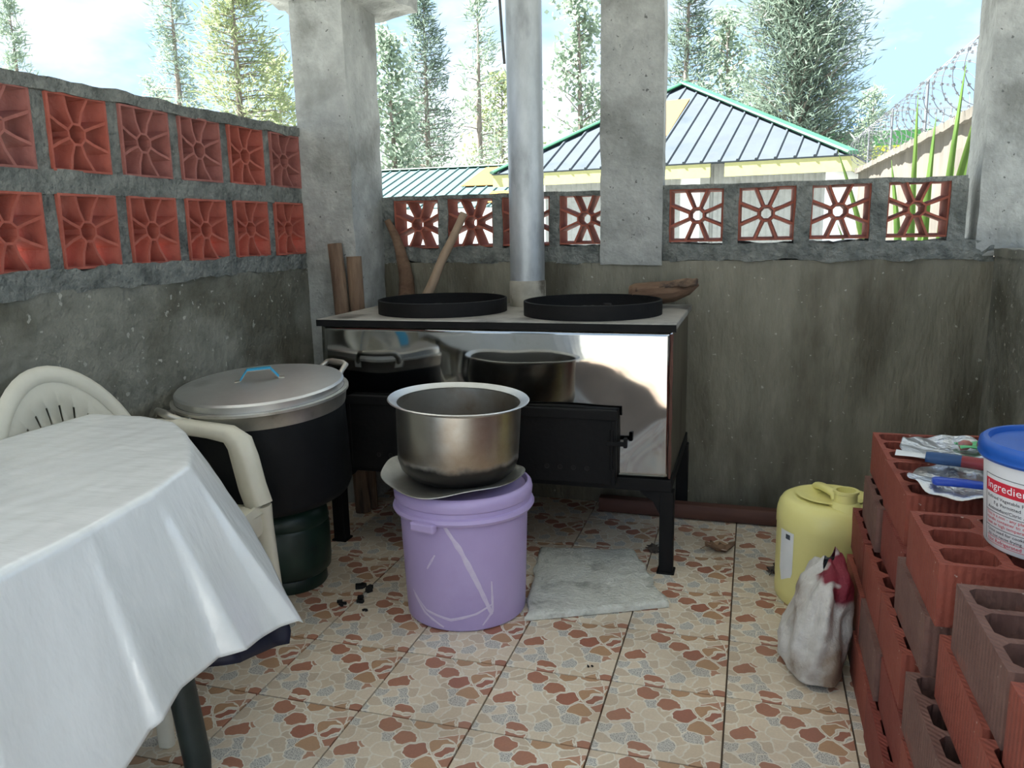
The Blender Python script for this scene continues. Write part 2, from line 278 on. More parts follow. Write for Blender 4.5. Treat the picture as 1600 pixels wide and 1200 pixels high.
# ------------------------------------------------------------------ mesh helpers
class MB:
    def __init__(s): s.v = []; s.f = []
    def add(s, vs_, fs_):
        o = len(s.v); s.v += [tuple(p) for p in vs_]; s.f += [tuple(i+o for i in f) for f in fs_]; return s
    def box(s, c, d, rot=None):
        x, y, z = d[0]/2, d[1]/2, d[2]/2
        vs_ = [Vector(p) for p in ((-x,-y,-z),(x,-y,-z),(x,y,-z),(-x,y,-z),(-x,-y,z),(x,-y,z),(x,y,z),(-x,y,z))]
        if rot: vs_ = [rot @ p for p in vs_]
        return s.add([p+Vector(c) for p in vs_], [(0,3,2,1),(4,5,6,7),(0,1,5,4),(1,2,6,5),(2,3,7,6),(3,0,4,7)])
    def span(s, a, b): return s.box([(a[i]+b[i])/2 for i in range(3)], [abs(b[i]-a[i]) for i in range(3)])
    def lathe(s, prof, n=40, c=(0,0,0), wob=None):
        vs_ = []; fs_ = []
        for i, (r_, z_) in enumerate(prof):
            for k in range(n):
                t = 2*PI*k/n; rr, zz = (r_, z_) if not wob else wob(r_, z_, t)
                vs_.append((c[0]+rr*math.cos(t), c[1]+rr*math.sin(t), c[2]+zz))
        for i in range(len(prof)-1):
            for k in range(n):
                fs_.append((i*n+k, i*n+(k+1)%n, (i+1)*n+(k+1)%n, (i+1)*n+k))
        return s.add(vs_, fs_)
    def tube(s, path, radii, n=10, cap=True):
        path = [Vector(p) for p in path]
        if not hasattr(radii, '__len__'): radii = [radii]*len(path)
        return s.sweep(path, [(q, q) for q in radii], n, cap=cap, power=2)
    def sweep(s, path, ab, n=12, up=(0,0,1), cap=True, power=2.0):
        """section: superellipse of half sizes (a along the side axis, b along the other)"""
        path = [Vector(p) for p in path]; up = Vector(up); vs_ = []; fs_ = []
        m = len(path); prev = None
        for i, p in enumerate(path):
            t = (path[min(i+1, m-1)]-path[max(i-1, 0)]).normalized()
            ref = prev if prev is not None else (up if abs(t.dot(up)) < .95 else Vector((1, 0, 0)))
            sd_ = t.cross(ref)
            if sd_.length < 1e-4: sd_ = t.cross(Vector((0, 1, 0)))
            sd_.normalize(); nn = sd_.cross(t).normalized(); prev = nn
            a, b = ab[i] if isinstance(ab, list) else ab
            for k in range(n):
                th = 2*PI*k/n; cc, ss = math.cos(th), math.sin(th)
                cc = math.copysign(abs(cc)**(2/power), cc); ss = math.copysign(abs(ss)**(2/power), ss)
                vs_.append(p+sd_*a*cc+nn*b*ss)
        for i in range(m-1):
            for k in range(n):
                fs_.append((i*n+k, i*n+(k+1) % n, (i+1)*n+(k+1) % n, (i+1)*n+k))
        if cap: fs_.append(tuple(range(n-1, -1, -1))); fs_.append(tuple((m-1)*n+k for k in range(n)))
        return s.add(vs_, fs_)
    def grid(s, fn, nu, nv, skip=None):
        vs_ = [fn(i/nu, j/nv) for j in range(nv+1) for i in range(nu+1)]
        fs_ = [(j*(nu+1)+i, j*(nu+1)+i+1, (j+1)*(nu+1)+i+1, (j+1)*(nu+1)+i) for j in range(nv) for i in range(nu) if not (skip and skip(i, j))]
        return s.add(vs_, fs_)
    def mesh(s, name, smooth=None, weld=False):
        me = bpy.data.meshes.new(name); me.from_pydata(s.v, [], s.f); me.update()
        bm = bmesh.new(); bm.from_mesh(me)
        if weld: bmesh.ops.remove_doubles(bm, verts=bm.verts, dist=1e-5)
        bmesh.ops.recalc_face_normals(bm, faces=bm.faces); bm.to_mesh(me); bm.free()
        if smooth is not None:
            me.polygons.foreach_set('use_smooth', [True]*len(me.polygons)); me.set_sharp_from_angle(angle=R(smooth))
        return me
    def build(s, name, m, parent=None, smooth=None, bevel=0, weld=False, solid=0, loc=None):
        return link(name, s.mesh(name, smooth, weld), m, parent, bevel, solid, loc)
def link(name, me, m, parent=None, bevel=0, solid=0, loc=None):
    if not me.materials: me.materials.append(MATS[m])
    o = bpy.data.objects.new(name, me); col.objects.link(o)
    if parent: o.parent = parent
    if loc: o.location = loc
    if solid:
        md = o.modifiers.new('thickness', 'SOLIDIFY'); md.thickness = solid; md.offset = 0
    if bevel:
        md = o.modifiers.new('bevel', 'BEVEL'); md.width = bevel; md.segments = 2; md.limit_method = 'ANGLE'; md.angle_limit = R(40)
    return o
def tag(o, label, cat=None, group=None, kind=None):
    if label: o['label'] = label
    if cat: o['category'] = cat
    if group: o['group'] = group
    if kind: o['kind'] = kind
    return o
def thing(name, label, cat, loc=(0,0,0), rz=0, group=None, rot=None):
    o = bpy.data.objects.new(name, None); col.objects.link(o); o.location = loc; o.empty_display_size = .1
    o.rotation_euler = rot if rot else (0, 0, rz)
    return tag(o, label, cat, group)
def nz(p, s=1.0, o=0): return noise.noise(Vector((p[0]*s+o, p[1]*s+o*1.7, p[2]*s-o)))
def rough_bar(a, b, amp, step, seed):
    """axis-aligned bar with hand-trowelled, uneven faces"""
    mb = MB(); n = [max(2, int(abs(b[i]-a[i])/step)) for i in range(3)]
    bm = bmesh.new(); vm = {}
    def vert(i, j, k):
        key = (i, j, k)
        if key not in vm:
            p = Vector([a[q]+(b[q]-a[q])*(i, j, k)[q]/n[q] for q in range(3)])
            d = Vector((nz(p, 9, seed), nz(p, 9, seed+20), nz(p, 9, seed+40)))+.6*Vector((nz(p, 31, seed), nz(p, 31, seed+20), nz(p, 31, seed+40)))
            vm[key] = bm.verts.new(p+d*amp)
        return vm[key]
    for ax in range(3):
        p, q = [(1, 2), (0, 2), (0, 1)][ax]
        for side in (0, n[ax]):
            for i in range(n[p]):
                for j in range(n[q]):
                    c = []
                    for di, dj in ((0, 0), (1, 0), (1, 1), (0, 1)):
                        t = [0, 0, 0]; t[ax] = side; t[p] = i+di; t[q] = j+dj; c.append(vert(*t))
                    bm.faces.new(c)
    bmesh.ops.recalc_face_normals(bm, faces=bm.faces)
    me = bpy.data.meshes.new('rough'); bm.to_mesh(me); bm.free()
    me.polygons.foreach_set('use_smooth', [True]*len(me.polygons)); me.set_sharp_from_angle(angle=R(55))
    return me

# ================================================================== STRUCTURE
XL, XR, YB, YF = -1.85, .852, 3.40, -1.0
ZL = 1.10
floor = tag(MB().span((XL-.15, YF, -.16), (XR+.15, YB+.15, -.012)).build('floor', 'slab'), 'floor of printed crazy-paving ceramic tiles', 'floor', kind='structure')
TS, GAP = .30, .0022
tmesh = {}
def tile(x0, x1, y0, y1):
    w, d = round(x1-x0-GAP*2, 4), round(y1-y0-GAP*2, 4)
    if w < .01 or d < .01: return
    ox = .5*(x0+x1); oy = .5*(y0+y1); key = (w, d)
    if key not in tmesh: tmesh[key] = MB().box((0, 0, -.006), (w, d, .012)).mesh('tile')
    o = link('tile', tmesh[key], 'tile', floor, bevel=.0012, loc=(ox, oy, rnd.uniform(-.0006, .0006)))
xs = [x for x in [-.03+TS*k for k in range(-8, 6)] if XL < x < XR]; xs = [XL]+xs+[XR]
ys = [y for y in [1.975+TS*k for k in range(-5, 8)] if y < YB-.01]; ys = ys+[YB]
for i in range(len(xs)-1):
    for j in range(len(ys)-1): tile(xs[i], xs[i+1], ys[j], ys[j+1])

wall_back = tag(MB().span((XL-.15, YB, -.1), (XR+.15, YB+.15, 1.06)).build('wall_back', 'plaster_damp'), 'low grey cement-plastered wall behind the stove with pierced blocks on top', 'wall', kind='structure')
wall_left = tag(MB().span((XL-.15, YF, -.1), (XL, YB-.001, 1.06)).build('wall_left', 'plaster'), 'low grey plastered wall on the left with two rows of red pierced blocks', 'wall', kind='structure')
wall_right = tag(MB().span((XR, YF, -.1), (XR+.15, YB-.001, 1.085)).build('wall_right', 'plaster'), 'low grey plastered wall on the right behind the brick stack', 'wall', kind='structure')
link('wall_coping', rough_bar((XR-.006, YF, 1.07), (XR+.155, YB-.01, 1.10), .006, .05, 3), 'plaster', wall_right)

# pierced clay blocks
def breeze_mesh(w, h, d):
    """square pierced block: webs and ring are thin on the room side (-y) and thicken toward the back"""
    mb = MB(); tf, tb_ = .007, .013
    o4 = [(-w/2, 0), (w/2, 0), (w/2, h), (-w/2, h)]
    def inn(t): return [(-w/2+t, t), (w/2-t, t), (w/2-t, h-t), (-w/2+t, h-t)]
    vs_ = []
    for y, t in ((-d/2, tf), (d/2, tb_)): vs_ += [(x, y, z) for x, z in o4]+[(x, y, z) for x, z in inn(t)]
    fs_ = []
    for k in range(4):
        q = (k+1) % 4; fs_ += [(k, q, 4+q, 4+k), (8+k, 12+k, 12+q, 8+q), (k, 8+k, 8+q, q), (4+k, 4+q, 12+q, 12+k)]
    mb.add(vs_, fs_)
    n = 8; vs_ = []; yf = -d/2+.012
    for k in range(n):
        a = 2*PI*(k+.5)/n
        for y, ri, ro in ((yf, .027, .034), (d/2, .020, .038)):
            for rr in (ri, ro): vs_.append((rr*math.cos(a), y, h/2+rr*math.sin(a)))
    fs_ = []
    for k in range(n):
        q = (k+1) % n; A = [k*4+i for i in range(4)]; B = [q*4+i for i in range(4)]
        fs_ += [(A[0], A[1], B[1], B[0]), (A[2], B[2], B[3], A[3]), (A[0], B[0], B[2], A[2]), (A[1], A[3], B[3], B[1])]
    mb.add(vs_, fs_)
    for k in range(8):
        a = R(22.5+45*k); c, s_ = math.cos(a), math.sin(a)
        L = min((w/2-.004)/abs(c), (h/2-.004)/abs(s_))
        vs_ = []
        for rr in (.031, L*.6, L):
            for y, ww in ((yf if rr < L*.9 else -d/2+.002, .0042), (d/2-.002, .0092)):
                for sg in (-1, 1): vs_.append((rr*c-sg*ww*s_, y, h/2+rr*s_+sg*ww*c))
        fs_ = []
        for q in (0, 4): fs_ += [(q, q+1, q+5, q+4), (q+2, q+6, q+7, q+3), (q, q+4, q+6, q+2), (q+1, q+3, q+7, q+5)]
        mb.add(vs_, fs_)
    mb.v = [tuple(x+.0022*nz((p[0]*40, p[1]*12, p[2]*40), 1, i*9) for i, x in enumerate(p)) for p in mb.v]
    return mb.mesh('breeze_block')
BW, BH, BD = .215, .212, .12
bm_red = breeze_mesh(BW, BH, BD); bm_red.materials.append(MATS['terracotta'])
bm_dus = breeze_mesh(BW, BH, .11); bm_dus.materials.append(MATS['terracotta_dusty'])
bm_up = breeze_mesh(BW, BH, BD); bm_up.materials.append(MATS['terracotta_dull'])
PIT_ = .27
# back wall: rough mortar bed, blocks, posts, cap
link('mortar_bed', rough_bar((-1.62, YB-.004, 1.058), (-.622, YB+.152, 1.124), .013, .02, 11), 'mortar', wall_back)
link('mortar_bed', rough_bar((-.364, YB-.004, 1.058), (XR, YB+.152, 1.126), .013, .02, 15), 'mortar', wall_back)
for k in range(4):                                    # right bay
    x = -.232+.272*k
    link('breeze_block', bm_dus, '', wall_back, loc=(x, YB+.068, 1.135+.002*k))
    link('mortar_post', rough_bar((x+BW/2-.001, YB+.004, 1.12), (x+BW/2+.058, YB+.13, 1.352), .004, .03, 30+k), 'mortar', wall_back)
link('mortar_post', rough_bar((-.372, YB+.004, 1.12), (-.338, YB+.13, 1.35), .004, .03, 40), 'mortar', wall_back)
for k in range(4):                                    # left bay
    x = -1.455+.2535*k
    link('breeze_block', bm_dus, '', wall_back, loc=(x, YB+.068, 1.122+.003*k))
    if k < 3: link('mortar_post', rough_bar((x+BW/2-.001, YB+.004, 1.11), (x+BW/2+.042, YB+.13, 1.342), .004, .03, 50+k), 'mortar', wall_back)
link('mortar_post', rough_bar((-1.63, YB+.004, 1.11), (-1.561, YB+.13, 1.338), .004, .03, 60), 'mortar', wall_back)
link('mortar_cap', rough_bar((-.37, YB+.006, 1.345), (.745, YB+.128, 1.363), .004, .03, 61), 'mortar', wall_back)
link('mortar_cap', rough_bar((-1.63, YB+.006, 1.334), (-.62, YB+.128, 1.352), .004, .03, 62), 'mortar', wall_back)
# left wall: two rows
link('mortar_bed', rough_bar((XL-.152, YF, 1.052), (XL+.006, 3.12, 1.116), .013, .024, 12), 'mortar', wall_left)
link('mortar_bed', rough_bar((XL-.132, YF, 1.324), (XL-.002, 3.12, 1.388), .006, .035, 13), 'mortar', wall_left)
link('mortar_cap', rough_bar((XL-.132, YF, 1.596), (XL+.004, 3.12, 1.632), .008, .035, 14), 'mortar', wall_left)
y = 3.112-BW/2+.01
k = 0
while y > .2:
    for row, z0 in ((0, 1.114), (1, 1.386)):
        o = link('breeze_block', bm_up if row and k % 3 != 1 else bm_red, '', wall_left, loc=(XL-.060, y, z0)); o.rotation_euler = (0, 0, PI/2)
    link('mortar_post', rough_bar((XL-.128, y-BW/2-.054, 1.10), (XL-.010, y-BW/2+.001, 1.61), .004, .035, 70+k), 'mortar', wall_left)
    y -= PIT_-.002; k += 1
link('mortar_post', rough_bar((XL-.13, 3.121, 1.10), (XL-.004, 3.16, 1.64), .005, .035, 99), 'mortar', wall_left)

# columns and the cast beam on the corner column
def column(name, a, b, seed, label):
    me = rough_bar(a, b, .005, .05, seed)
    return tag(link(name, me, 'column_concrete'), label, 'column', kind='structure')
column('column_1', (XL-.005, 3.122, 0), (-1.618, YB+.02, 2.16), 81, 'pale concrete corner column between the left wall and the back wall')
column('column_2', (-.62, YB-.010, 1.045), (-.366, YB+.10, 2.5), 82, 'grey concrete column in the middle of the back wall, right of the chimney')
column('column_3', (.785, YB-.004, 1.07), (1.10, YB+.22, 2.5), 83, 'concrete column at the right end of the back wall')
tag(link('beam_1', rough_bar((-1.95, 3.06, 2.125), (-1.44, YB+.1, 2.5), .024, .04, 84), 'column_concrete'), 'rough-cast concrete beam end on top of the corner column', 'beam', kind='structure')
ceiling = tag(MB().span((-2.6, -.9, 2.5), (1.5, 4.2, 2.53)).build('ceiling', 'ceiling_sheet'), 'sheet roof over the cooking shelter', 'ceiling', kind='structure')
for yq in (-.5, .6, 1.7, 2.8): MB().span((-2.55, yq-.03, 2.40), (1.45, yq+.03, 2.5)).build('rafter', 'timber', ceiling)
tag(MB().span((-120, -60, -.36), (120, 160, -.16)).build('ground', 'ground_soil'), 'bare earth and grass around the shelter', 'ground', kind='structure')

# ================================================================== STOVE
SX0, SX1, SY0, SY1 = -1.555, -.25, 2.70, 3.37
st = thing('cooking_stove', 'two-burner steel wood stove with sooty top and tall galvanised flue against the back wall', 'stove', ((SX0+SX1)/2, (SY0+SY1)/2, 0))
def SP(x, y, z): return (x-st.location.x, y-st.location.y, z)
def sspan(a, b): return MB().span(SP(*a), SP(*b))
ZT = .862
sspan((SX0-.012, SY0-.016, ZT), (SX1+.012, SY1, ZT+.022)).build('top_plate', 'stove_top', st, bevel=.003)
sspan((SX0-.013, SY0-.019, ZT-.004), (SX1+.013, SY0-.0165, ZT+.02)).build('top_edge', 'soot', st)
# panels
MB().grid(lambda u, v: SP(SX0+(SX1-SX0)*u, SY0+.006*nz((u*4, v*2, 0), 1, 3)-.002, .345+(ZT-.345)*v), 60, 24).build('front_panel', 'steel_mirror', st, smooth=60, solid=.002)
for x0, nm in ((SX1-.003, 'side_panel'), (SX0+.001, 'side_panel')):
    sspan((x0, SY0+.004, .345), (x0+.002, SY1-.004, ZT)).build(nm, 'steel_side', st)
sspan((SX0+.004, SY1-.006, .345), (SX1-.004, SY1-.003, ZT)).build('back_panel', 'steel_side', st)
sspan((SX0+.004, SY0+.01, .345), (SX1-.004, SY1-.008, .350)).build('bottom_panel', 'soot', st)
# melted edge trim at the right front corner, riveted
tm = MB(); tm.tube([SP(SX1-.002, SY0-.004, .35+.05*i) for i in range(11)], [.004+.003*abs(math.sin(i*2.1)) for i in range(11)], 6); tm.build('corner_trim', 'timber_red', st, smooth=50)
# frame rails
fr = MB()
for ya in (SY0-.008, SY1-.032): fr.span(SP(SX0-.006, ya, .30), SP(SX1+.006, ya+.04, .345))
for xa in (SX0-.006, SX1-.034): fr.span(SP(xa, SY0, .305), SP(xa+.04, SY1, .344))
fr.build('frame', 'soot', st, bevel=.003)
for lx in (SX0+.02, SX1-.01):
    for ly in (SY0+.018, SY1-.02):
        lg = MB(); lg.span(SP(lx-.024, ly-.024, .006), SP(lx+.024, ly+.024, .302)); lg.box(SP(lx, ly, .004), (.062, .062, .008))
        l_ = lg.build('leg', 'soot', st, bevel=.003)
        if ly < 3:
            sg = -1 if lx > -1 else 1
            g = MB(); x0, y0 = lx+sg*.022, ly-.02
            vs_ = []
            for yy_ in (y0, y0+.008):
                for (dx, z) in ((0, .302), (.075, .302), (.06, .285), (.025, .262), (0, .215)): vs_.append(SP(x0+sg*dx, yy_, z))
            g.add(vs_, [(0,1,2,3,4), (9,8,7,6,5)]+[(i, (i+1) % 5, 5+(i+1) % 5, 5+i) for i in range(5)]); g.build('gusset', 'soot', l_)
# pot rings
for cx, cy, rr in ((-1.185, 3.01, .256), (-.575, 2.985, .258)):
    zz = ZT+.022
    mb = MB().lathe([(rr, 0), (rr, .052), (rr-.006, .054), (rr-.008, .052), (rr-.008, .001), (rr-.03, -.0005), (0, 0)][:5], 64)
    ro_ = mb.build('pot_ring', 'soot', st, smooth=40, loc=SP(cx, cy, zz))
    MB().lathe([(rr-.007, .006), (rr-.05, .004), (.10, .012), (.0001, .014)], 48).build('burner_plate', 'soot', ro_, smooth=40)
    cr_ = MB()
    for i in range(16):
        a = rnd.uniform(0, 6.28); q = rnd.uniform(.02, rr-.06); cr_.box((q*math.cos(a), q*math.sin(a), .018), (.03, .016, .012), Matrix.Rotation(rnd.uniform(0, 3), 3, 'Z'))
    cr_.build('ash_crust', 'charcoal', ro_)['kind'] = 'stuff'
# fire doors
def door(x0, x1, z0, z1, hs):
    d = sspan((x0, SY0-.045, z0), (x1, SY0-.004, z1)).build('fire_door', 'soot', st, bevel=.004)
    pl = MB(); t = .014
    pl.span(SP(x0-.008, SY0-.054, z1-.028), SP(x1+.006, SY0-.045, z1+.004)); pl.span(SP(x0+.004, SY0-.05, z0), SP(x0+t+.004, SY0-.045, z1-.03)); pl.span(SP(x1-t, SY0-.05, z0), SP(x1, SY0-.045, z1-.03))
    pl.build('door_flange', 'soot', d, bevel=.002)
    for i in range(4):
        c = SP(x0+(x1-x0)*(.34+.13*i), SY0-.0455, z0+.055)
        m_ = MB().lathe([(.0001, 0), (.006, 0), (.008, .0015), (.009, 0)], 12); o = m_.build('vent_hole', 'charcoal', d, loc=c); o.rotation_euler = (PI/2, 0, 0)
    hx = x1 if hs > 0 else x0
    h = MB(); h.span(SP(hx-.03, SY0-.062, z1-.115), SP(hx+hs*.036, SY0-.05, z1-.100)); h.box(SP(hx+hs*.036, SY0-.056, z1-.102), (.012, .02, .034)); h.tube([SP(hx-.012*hs, SY0-.056, z1-.2), SP(hx-.012*hs, SY0-.056, z1-.06)], .006, 8)
    h.build('door_latch', 'soot', d, bevel=.002)
    return d
door(-.80, -.432, .325, .585, 1)
door(-1.45, -1.08, .325, .60, 1)
# flue
pp = MB().lathe([(.072, .905), (.072, 2.9), (.069, 2.9), (.069, .905)], 40); pp.build('flue_pipe', 'galvanised', st, smooth=50, loc=SP(-.905, 3.272, 0))
MB().lathe([(.076, .884), (.0755, .985), (.0735, .99), (.072, .985)], 40).build('flue_collar', 'pipe_painted', st, smooth=50, loc=SP(-.905, 3.272, 0))

# ================================================================== BUCKET, TRAY, PAN
BX, BY = -.860, 2.305
bk = thing('plastic_bucket', 'lilac plastic bucket with a lid, scuffed with pale streaks, under the pan', 'bucket', (BX, BY, 0))
def br(z): return .191+(.205-.191)*z/.40
MB().lathe([(.0001, .004), (.168, .004), (.182, 0), (.190, .006), (.1915, .02), (br(.2), .2), (br(.36), .36), (br(.362)+.006, .362), (br(.37)+.006, .372), (br(.4), .376), (br(.4), .402)], 64).build('bucket_body', 'lilac_plastic', bk, smooth=40)
ld = MB().lathe([(.204, .346), (.220, .348), (.225, .357), (.221, .367), (.213, .371), (.212, .384), (.218, .389), (.220, .404), (.217, .418), (.210, .426), (.204, .427), (.200, .424), (.197, .412), (.10, .410), (.0001, .410)], 64).build('bucket_lid', 'lilac_plastic', bk, smooth=40)
MB().box((0, 0, 0), (.085, .026, .030)).build('lid_tab', 'lilac_plastic', ld, bevel=.007, loc=(-.048, -.222, .345)).rotation_euler = (0, 0, R(-12))
def streak(pts, w, off=.0012):
    """thin scuff following the bucket wall: pts are (angle deg, height)"""
    def fn(u, v):
        i = min(int(u*(len(pts)-1)), len(pts)-2); t = u*(len(pts)-1)-i
        a = R(pts[i][0]*(1-t)+pts[i+1][0]*t); z = pts[i][1]*(1-t)+pts[i+1][1]*t
        dx, dz = (pts[i+1][0]-pts[i][0])*R(1)*.19, pts[i+1][1]-pts[i][1]; L = math.hypot(dx, dz)
        ww = w*(.55+.45*math.sin(PI*u))*(v-.5)*(1+.5*nz((u*9, 0, pts[0][0]), 1))
        a += -dz/L*ww/.19; z += dx/L*ww
        rr = br(z)+off-abs(v-.5)*off*1.6; return (rr*math.cos(a), rr*math.sin(a), z)
    return MB().grid(fn, 40, 2).build('scuff_mark', 'scuff_white', bk, smooth=60)
# camera-facing side of the bucket is about -70 degrees
streak([(-87, .345), (-74, .27), (-60, .16), (-47, .05)], .016); streak([(-128, .11), (-110, .06), (-85, .042), (-62, .06), (-46, .085)], .009)
streak([(-126, .10), (-112, .05), (-92, .015)], .009); streak([(-47, .16), (-46, .06), (-56, .02)], .008); streak([(-106, .20), (-97, .25)], .007)

def tray_w(r_, z_, t): return (r_*(1+.02*math.sin(3*t+1)+.012*math.sin(7*t)), z_+(.007*math.sin(2*t+2.2)+.004*math.sin(5*t))*(r_/.22)**2+.022*max(0, math.cos(t-R(196)))**4*(r_/.22)**2)
tag(MB().lathe([(.0001, 0), (.14, 0), (.185, .004), (.212, .013), (.224, .013), (.225, .011), (.212, .010), (.185, .001), (.14, -.003), (.0001, -.003)], 72, wob=tray_w).build('metal_tray', 'aluminium_dull', None, smooth=50, loc=(BX-.032, BY-.012, .4385)),
    'thin warped aluminium tray between the pan and the lilac bucket', 'tray')
pn = thing('cooking_pan', 'open aluminium cooking pan with scorched sides standing on the lilac bucket', 'pan', (BX-.012, BY-.01, .447), rot=(R(1.0), R(2.6), 0))
pw = lambda r_, z_, t: (r_*(1+.006*math.sin(2*t)), z_)
MB().lathe([(.0001, 0), (.12, 0), (.155, .008), (.178, .03), (.188, .06), (.191, .15), (.193, .235), (.190, .235), (.188, .15), (.185, .062), (.175, .033), (.153, .011), (.12, .003), (.0001, .003)], 72, wob=pw).build('pan_body', 'pan_burnt', pn, smooth=50)
MB().lathe([(.190, .232), (.194, .2335), (.216, .243), (.2185, .246), (.216, .249), (.196, .241), (.190, .237)], 72, wob=pw).build('pan_rim', 'aluminium', pn, smooth=60)

# ================================================================== BIG POT ON GAS CYLINDER
PX, PY = -1.530, 2.275
gc = thing('gas_cylinder', 'dark green gas cylinder with burner ring under the big sooty pot', 'gas cylinder', (-1.53, 2.325, 0))
MB().lathe([(.118, 0), (.122, .004), (.122, .04), (.132, .048), (.145, .06), (.148, .09), (.148, .215), (.143, .225), (.148, .235), (.142, .27), (.12, .292), (.07, .305), (.0001, .308)], 48).build('cylinder_body', 'gas_green', gc, smooth=45)
MB().lathe([(.126, 0), (.13, .006), (.128, .045), (.124, .05)], 48).build('foot_ring', 'gas_green', gc, smooth=45)
cl = MB()
for k in range(3):
    a = R(30+120*k); cl.sweep([(.105*math.cos(a), .105*math.sin(a), .282), (.118*math.cos(a), .118*math.sin(a), .33)], (.03, .006), 8)
cl.lathe([(.125, .322), (.128, .33), (.125, .338), (.121, .33)], 40); cl.build('burner_stand', 'soot', gc, smooth=45)
MB().lathe([(.02, .30), (.02, .322), (.05, .324), (.055, .333), (.0001, .335)], 24).build('burner_head', 'soot', gc, smooth=45)

PH = .355
bp_ = thing('stock_pot', 'huge soot-black stock pot with an aluminium lid, on the gas cylinder beside the left wall', 'pot', (PX, PY, .341), rot=(R(4.2), R(-.6), 0))
MB().lathe([(.0001, 0), (.225, 0), (.25, .01), (.262, .035), (.264, PH-.03), (.2635, PH-.012)], 72).build('pot_body', 'soot_pot', bp_, smooth=50)
MB().lathe([(.2655, PH-.052), (.268, PH-.045), (.2735, PH-.012), (.281, PH-.006), (.281, PH+.002), (.268, PH+.004), (.262, PH-.01)], 72).build('pot_rim', 'aluminium_dull', bp_, smooth=50)
lw = MB().lathe([(.2665, PH+.004), (.2675, PH+.024), (.262, PH+.031), (.252, PH+.032), (.20, PH+.038), (.10, PH+.041), (.0001, PH+.042)], 72).build('pot_lid', 'aluminium', bp_, smooth=40)
# strap handle of the lid: aluminium with a blue edge
ha = R(32); hd = Vector((math.cos(ha), math.sin(ha), 0)); zt = PH+.041
hp = [hd*-.078+Vector((0, 0, zt+.001)), hd*-.06+Vector((0, 0, zt+.003)), hd*-.036+Vector((0, 0, zt+.034)), hd*.036+Vector((0, 0, zt+.034)), hd*.06+Vector((0, 0, zt+.003)), hd*.078+Vector((0, 0, zt+.001))]
MB().sweep(hp, (.014, .0022), 8, power=6).build('lid_handle', 'aluminium_dull', lw)
mat('cyan_plastic', (36, 146, 190), (48, 160, 204), rough=.4)
MB().sweep([p+Vector((0, .0, .003)) for p in hp[1:5]], (.0145, .0022), 8, power=6).build('handle_sleeve', 'cyan_plastic', lw)
# loop handles
for a0, lift in ((R(240), -.002), (R(68), .022)):
    d = Vector((math.cos(a0), math.sin(a0), 0)); t = Vector((-math.sin(a0), math.cos(a0), 0)); zc = PH-.022
    pts = [d*.262+t*-.062+Vector((0, 0, zc)), d*.29+t*-.058+Vector((0, 0, zc+.012+lift)), d*.318+t*-.05+Vector((0, 0, zc+.028+lift)), d*.322+t*-.03+Vector((0, 0, zc+.03+lift)), d*.322+t*.03+Vector((0, 0, zc+.03+lift)), d*.318+t*.05+Vector((0, 0, zc+.028+lift)), d*.29+t*.058+Vector((0, 0, zc+.012+lift)), d*.262+t*.062+Vector((0, 0, zc))]
    h = MB().tube(pts, [.009, .009, .010, .0115, .0115, .010, .009, .009], 10).build('pot_handle', 'aluminium_dull', bp_, smooth=60)
    for s_ in (-1, 1): MB().box(d*.267+t*.062*s_+Vector((0, 0, zc)), (.014, .03, .03), Matrix.Rotation(a0, 3, 'Z')).build('handle_bracket', 'aluminium_dull', h, bevel=.003)

# ================================================================== PLASTIC CHAIR (faces the stove side, +x)
ch = thing('plastic_chair', 'cream white plastic armchair with a slotted back tucked behind the table', 'chair', (-1.595, 1.685, 0), rz=R(2))
# back shell: polar fan with radial slots, seat level upward
angs = []; slots = set()
na = 0
a = -24.0
segs = []
for c in range(-24, 205, 12):
    segs += [c, c+9.6]
segs = sorted(set(segs+[206]))
def back_pt(th, q):
    ct, s_ = math.cos(R(th)), math.sin(R(th)); W, H = .268, .39
    y = ct*W*q; zz = .455+s_*H*q if s_ > 0 else .455+s_*.20*q
    x = -.145-(zz-.42)*.22+.26*abs(y)**1.6+.012
    return (x, y, zz)
rad = [.0, .25, .50, .64, .78, .88, .94, 1.0]
bmv = MB(); nA, nR = len(segs), len(rad)
for j in range(nR):
    for i in range(nA): bmv.v.append(back_pt(segs[i], rad[j]))
for j in range(nR-1):
    for i in range(nA-1):
        narrow = segs[i+1]-segs[i] < 3
        if narrow and 2 <= j <= 3 and 10 < segs[i] < 175 : continue
        bmv.f.append((j*nA+i, j*nA+i+1, (j+1)*nA+i+1, (j+1)*nA+i))
bo = bmv.build('backrest', 'white_plastic', ch, smooth=60, solid=.006, weld=True)
MB().sweep([back_pt(t, 1.0) for t in range(-18, 200, 6)], (.024, .011), 10, up=(1, 0, 0)).build('back_rim', 'white_plastic', bo, smooth=60)
def seat(u, v):
    x = -.19+.455*u; y = (v-.5)*(.44+.06*u)
    zz = .425-.028*math.sin(PI*min(1, u*1.1))*(1-(2*v-1)**4)-.02*(1-u)
    if u > .9: zz -= (u-.9)**2*1.6
    return (x, y, zz)
so = MB().grid(seat, 24, 20).build('seat', 'white_plastic', ch, smooth=60, solid=.006)
MB().sweep([(.266-.02*abs(t)**2, t*.252, .388-.0*abs(t)) for t in [i/6-1 for i in range(13)]], (.010, .046), 10, power=3).build('seat_apron', 'white_plastic', so, smooth=60)
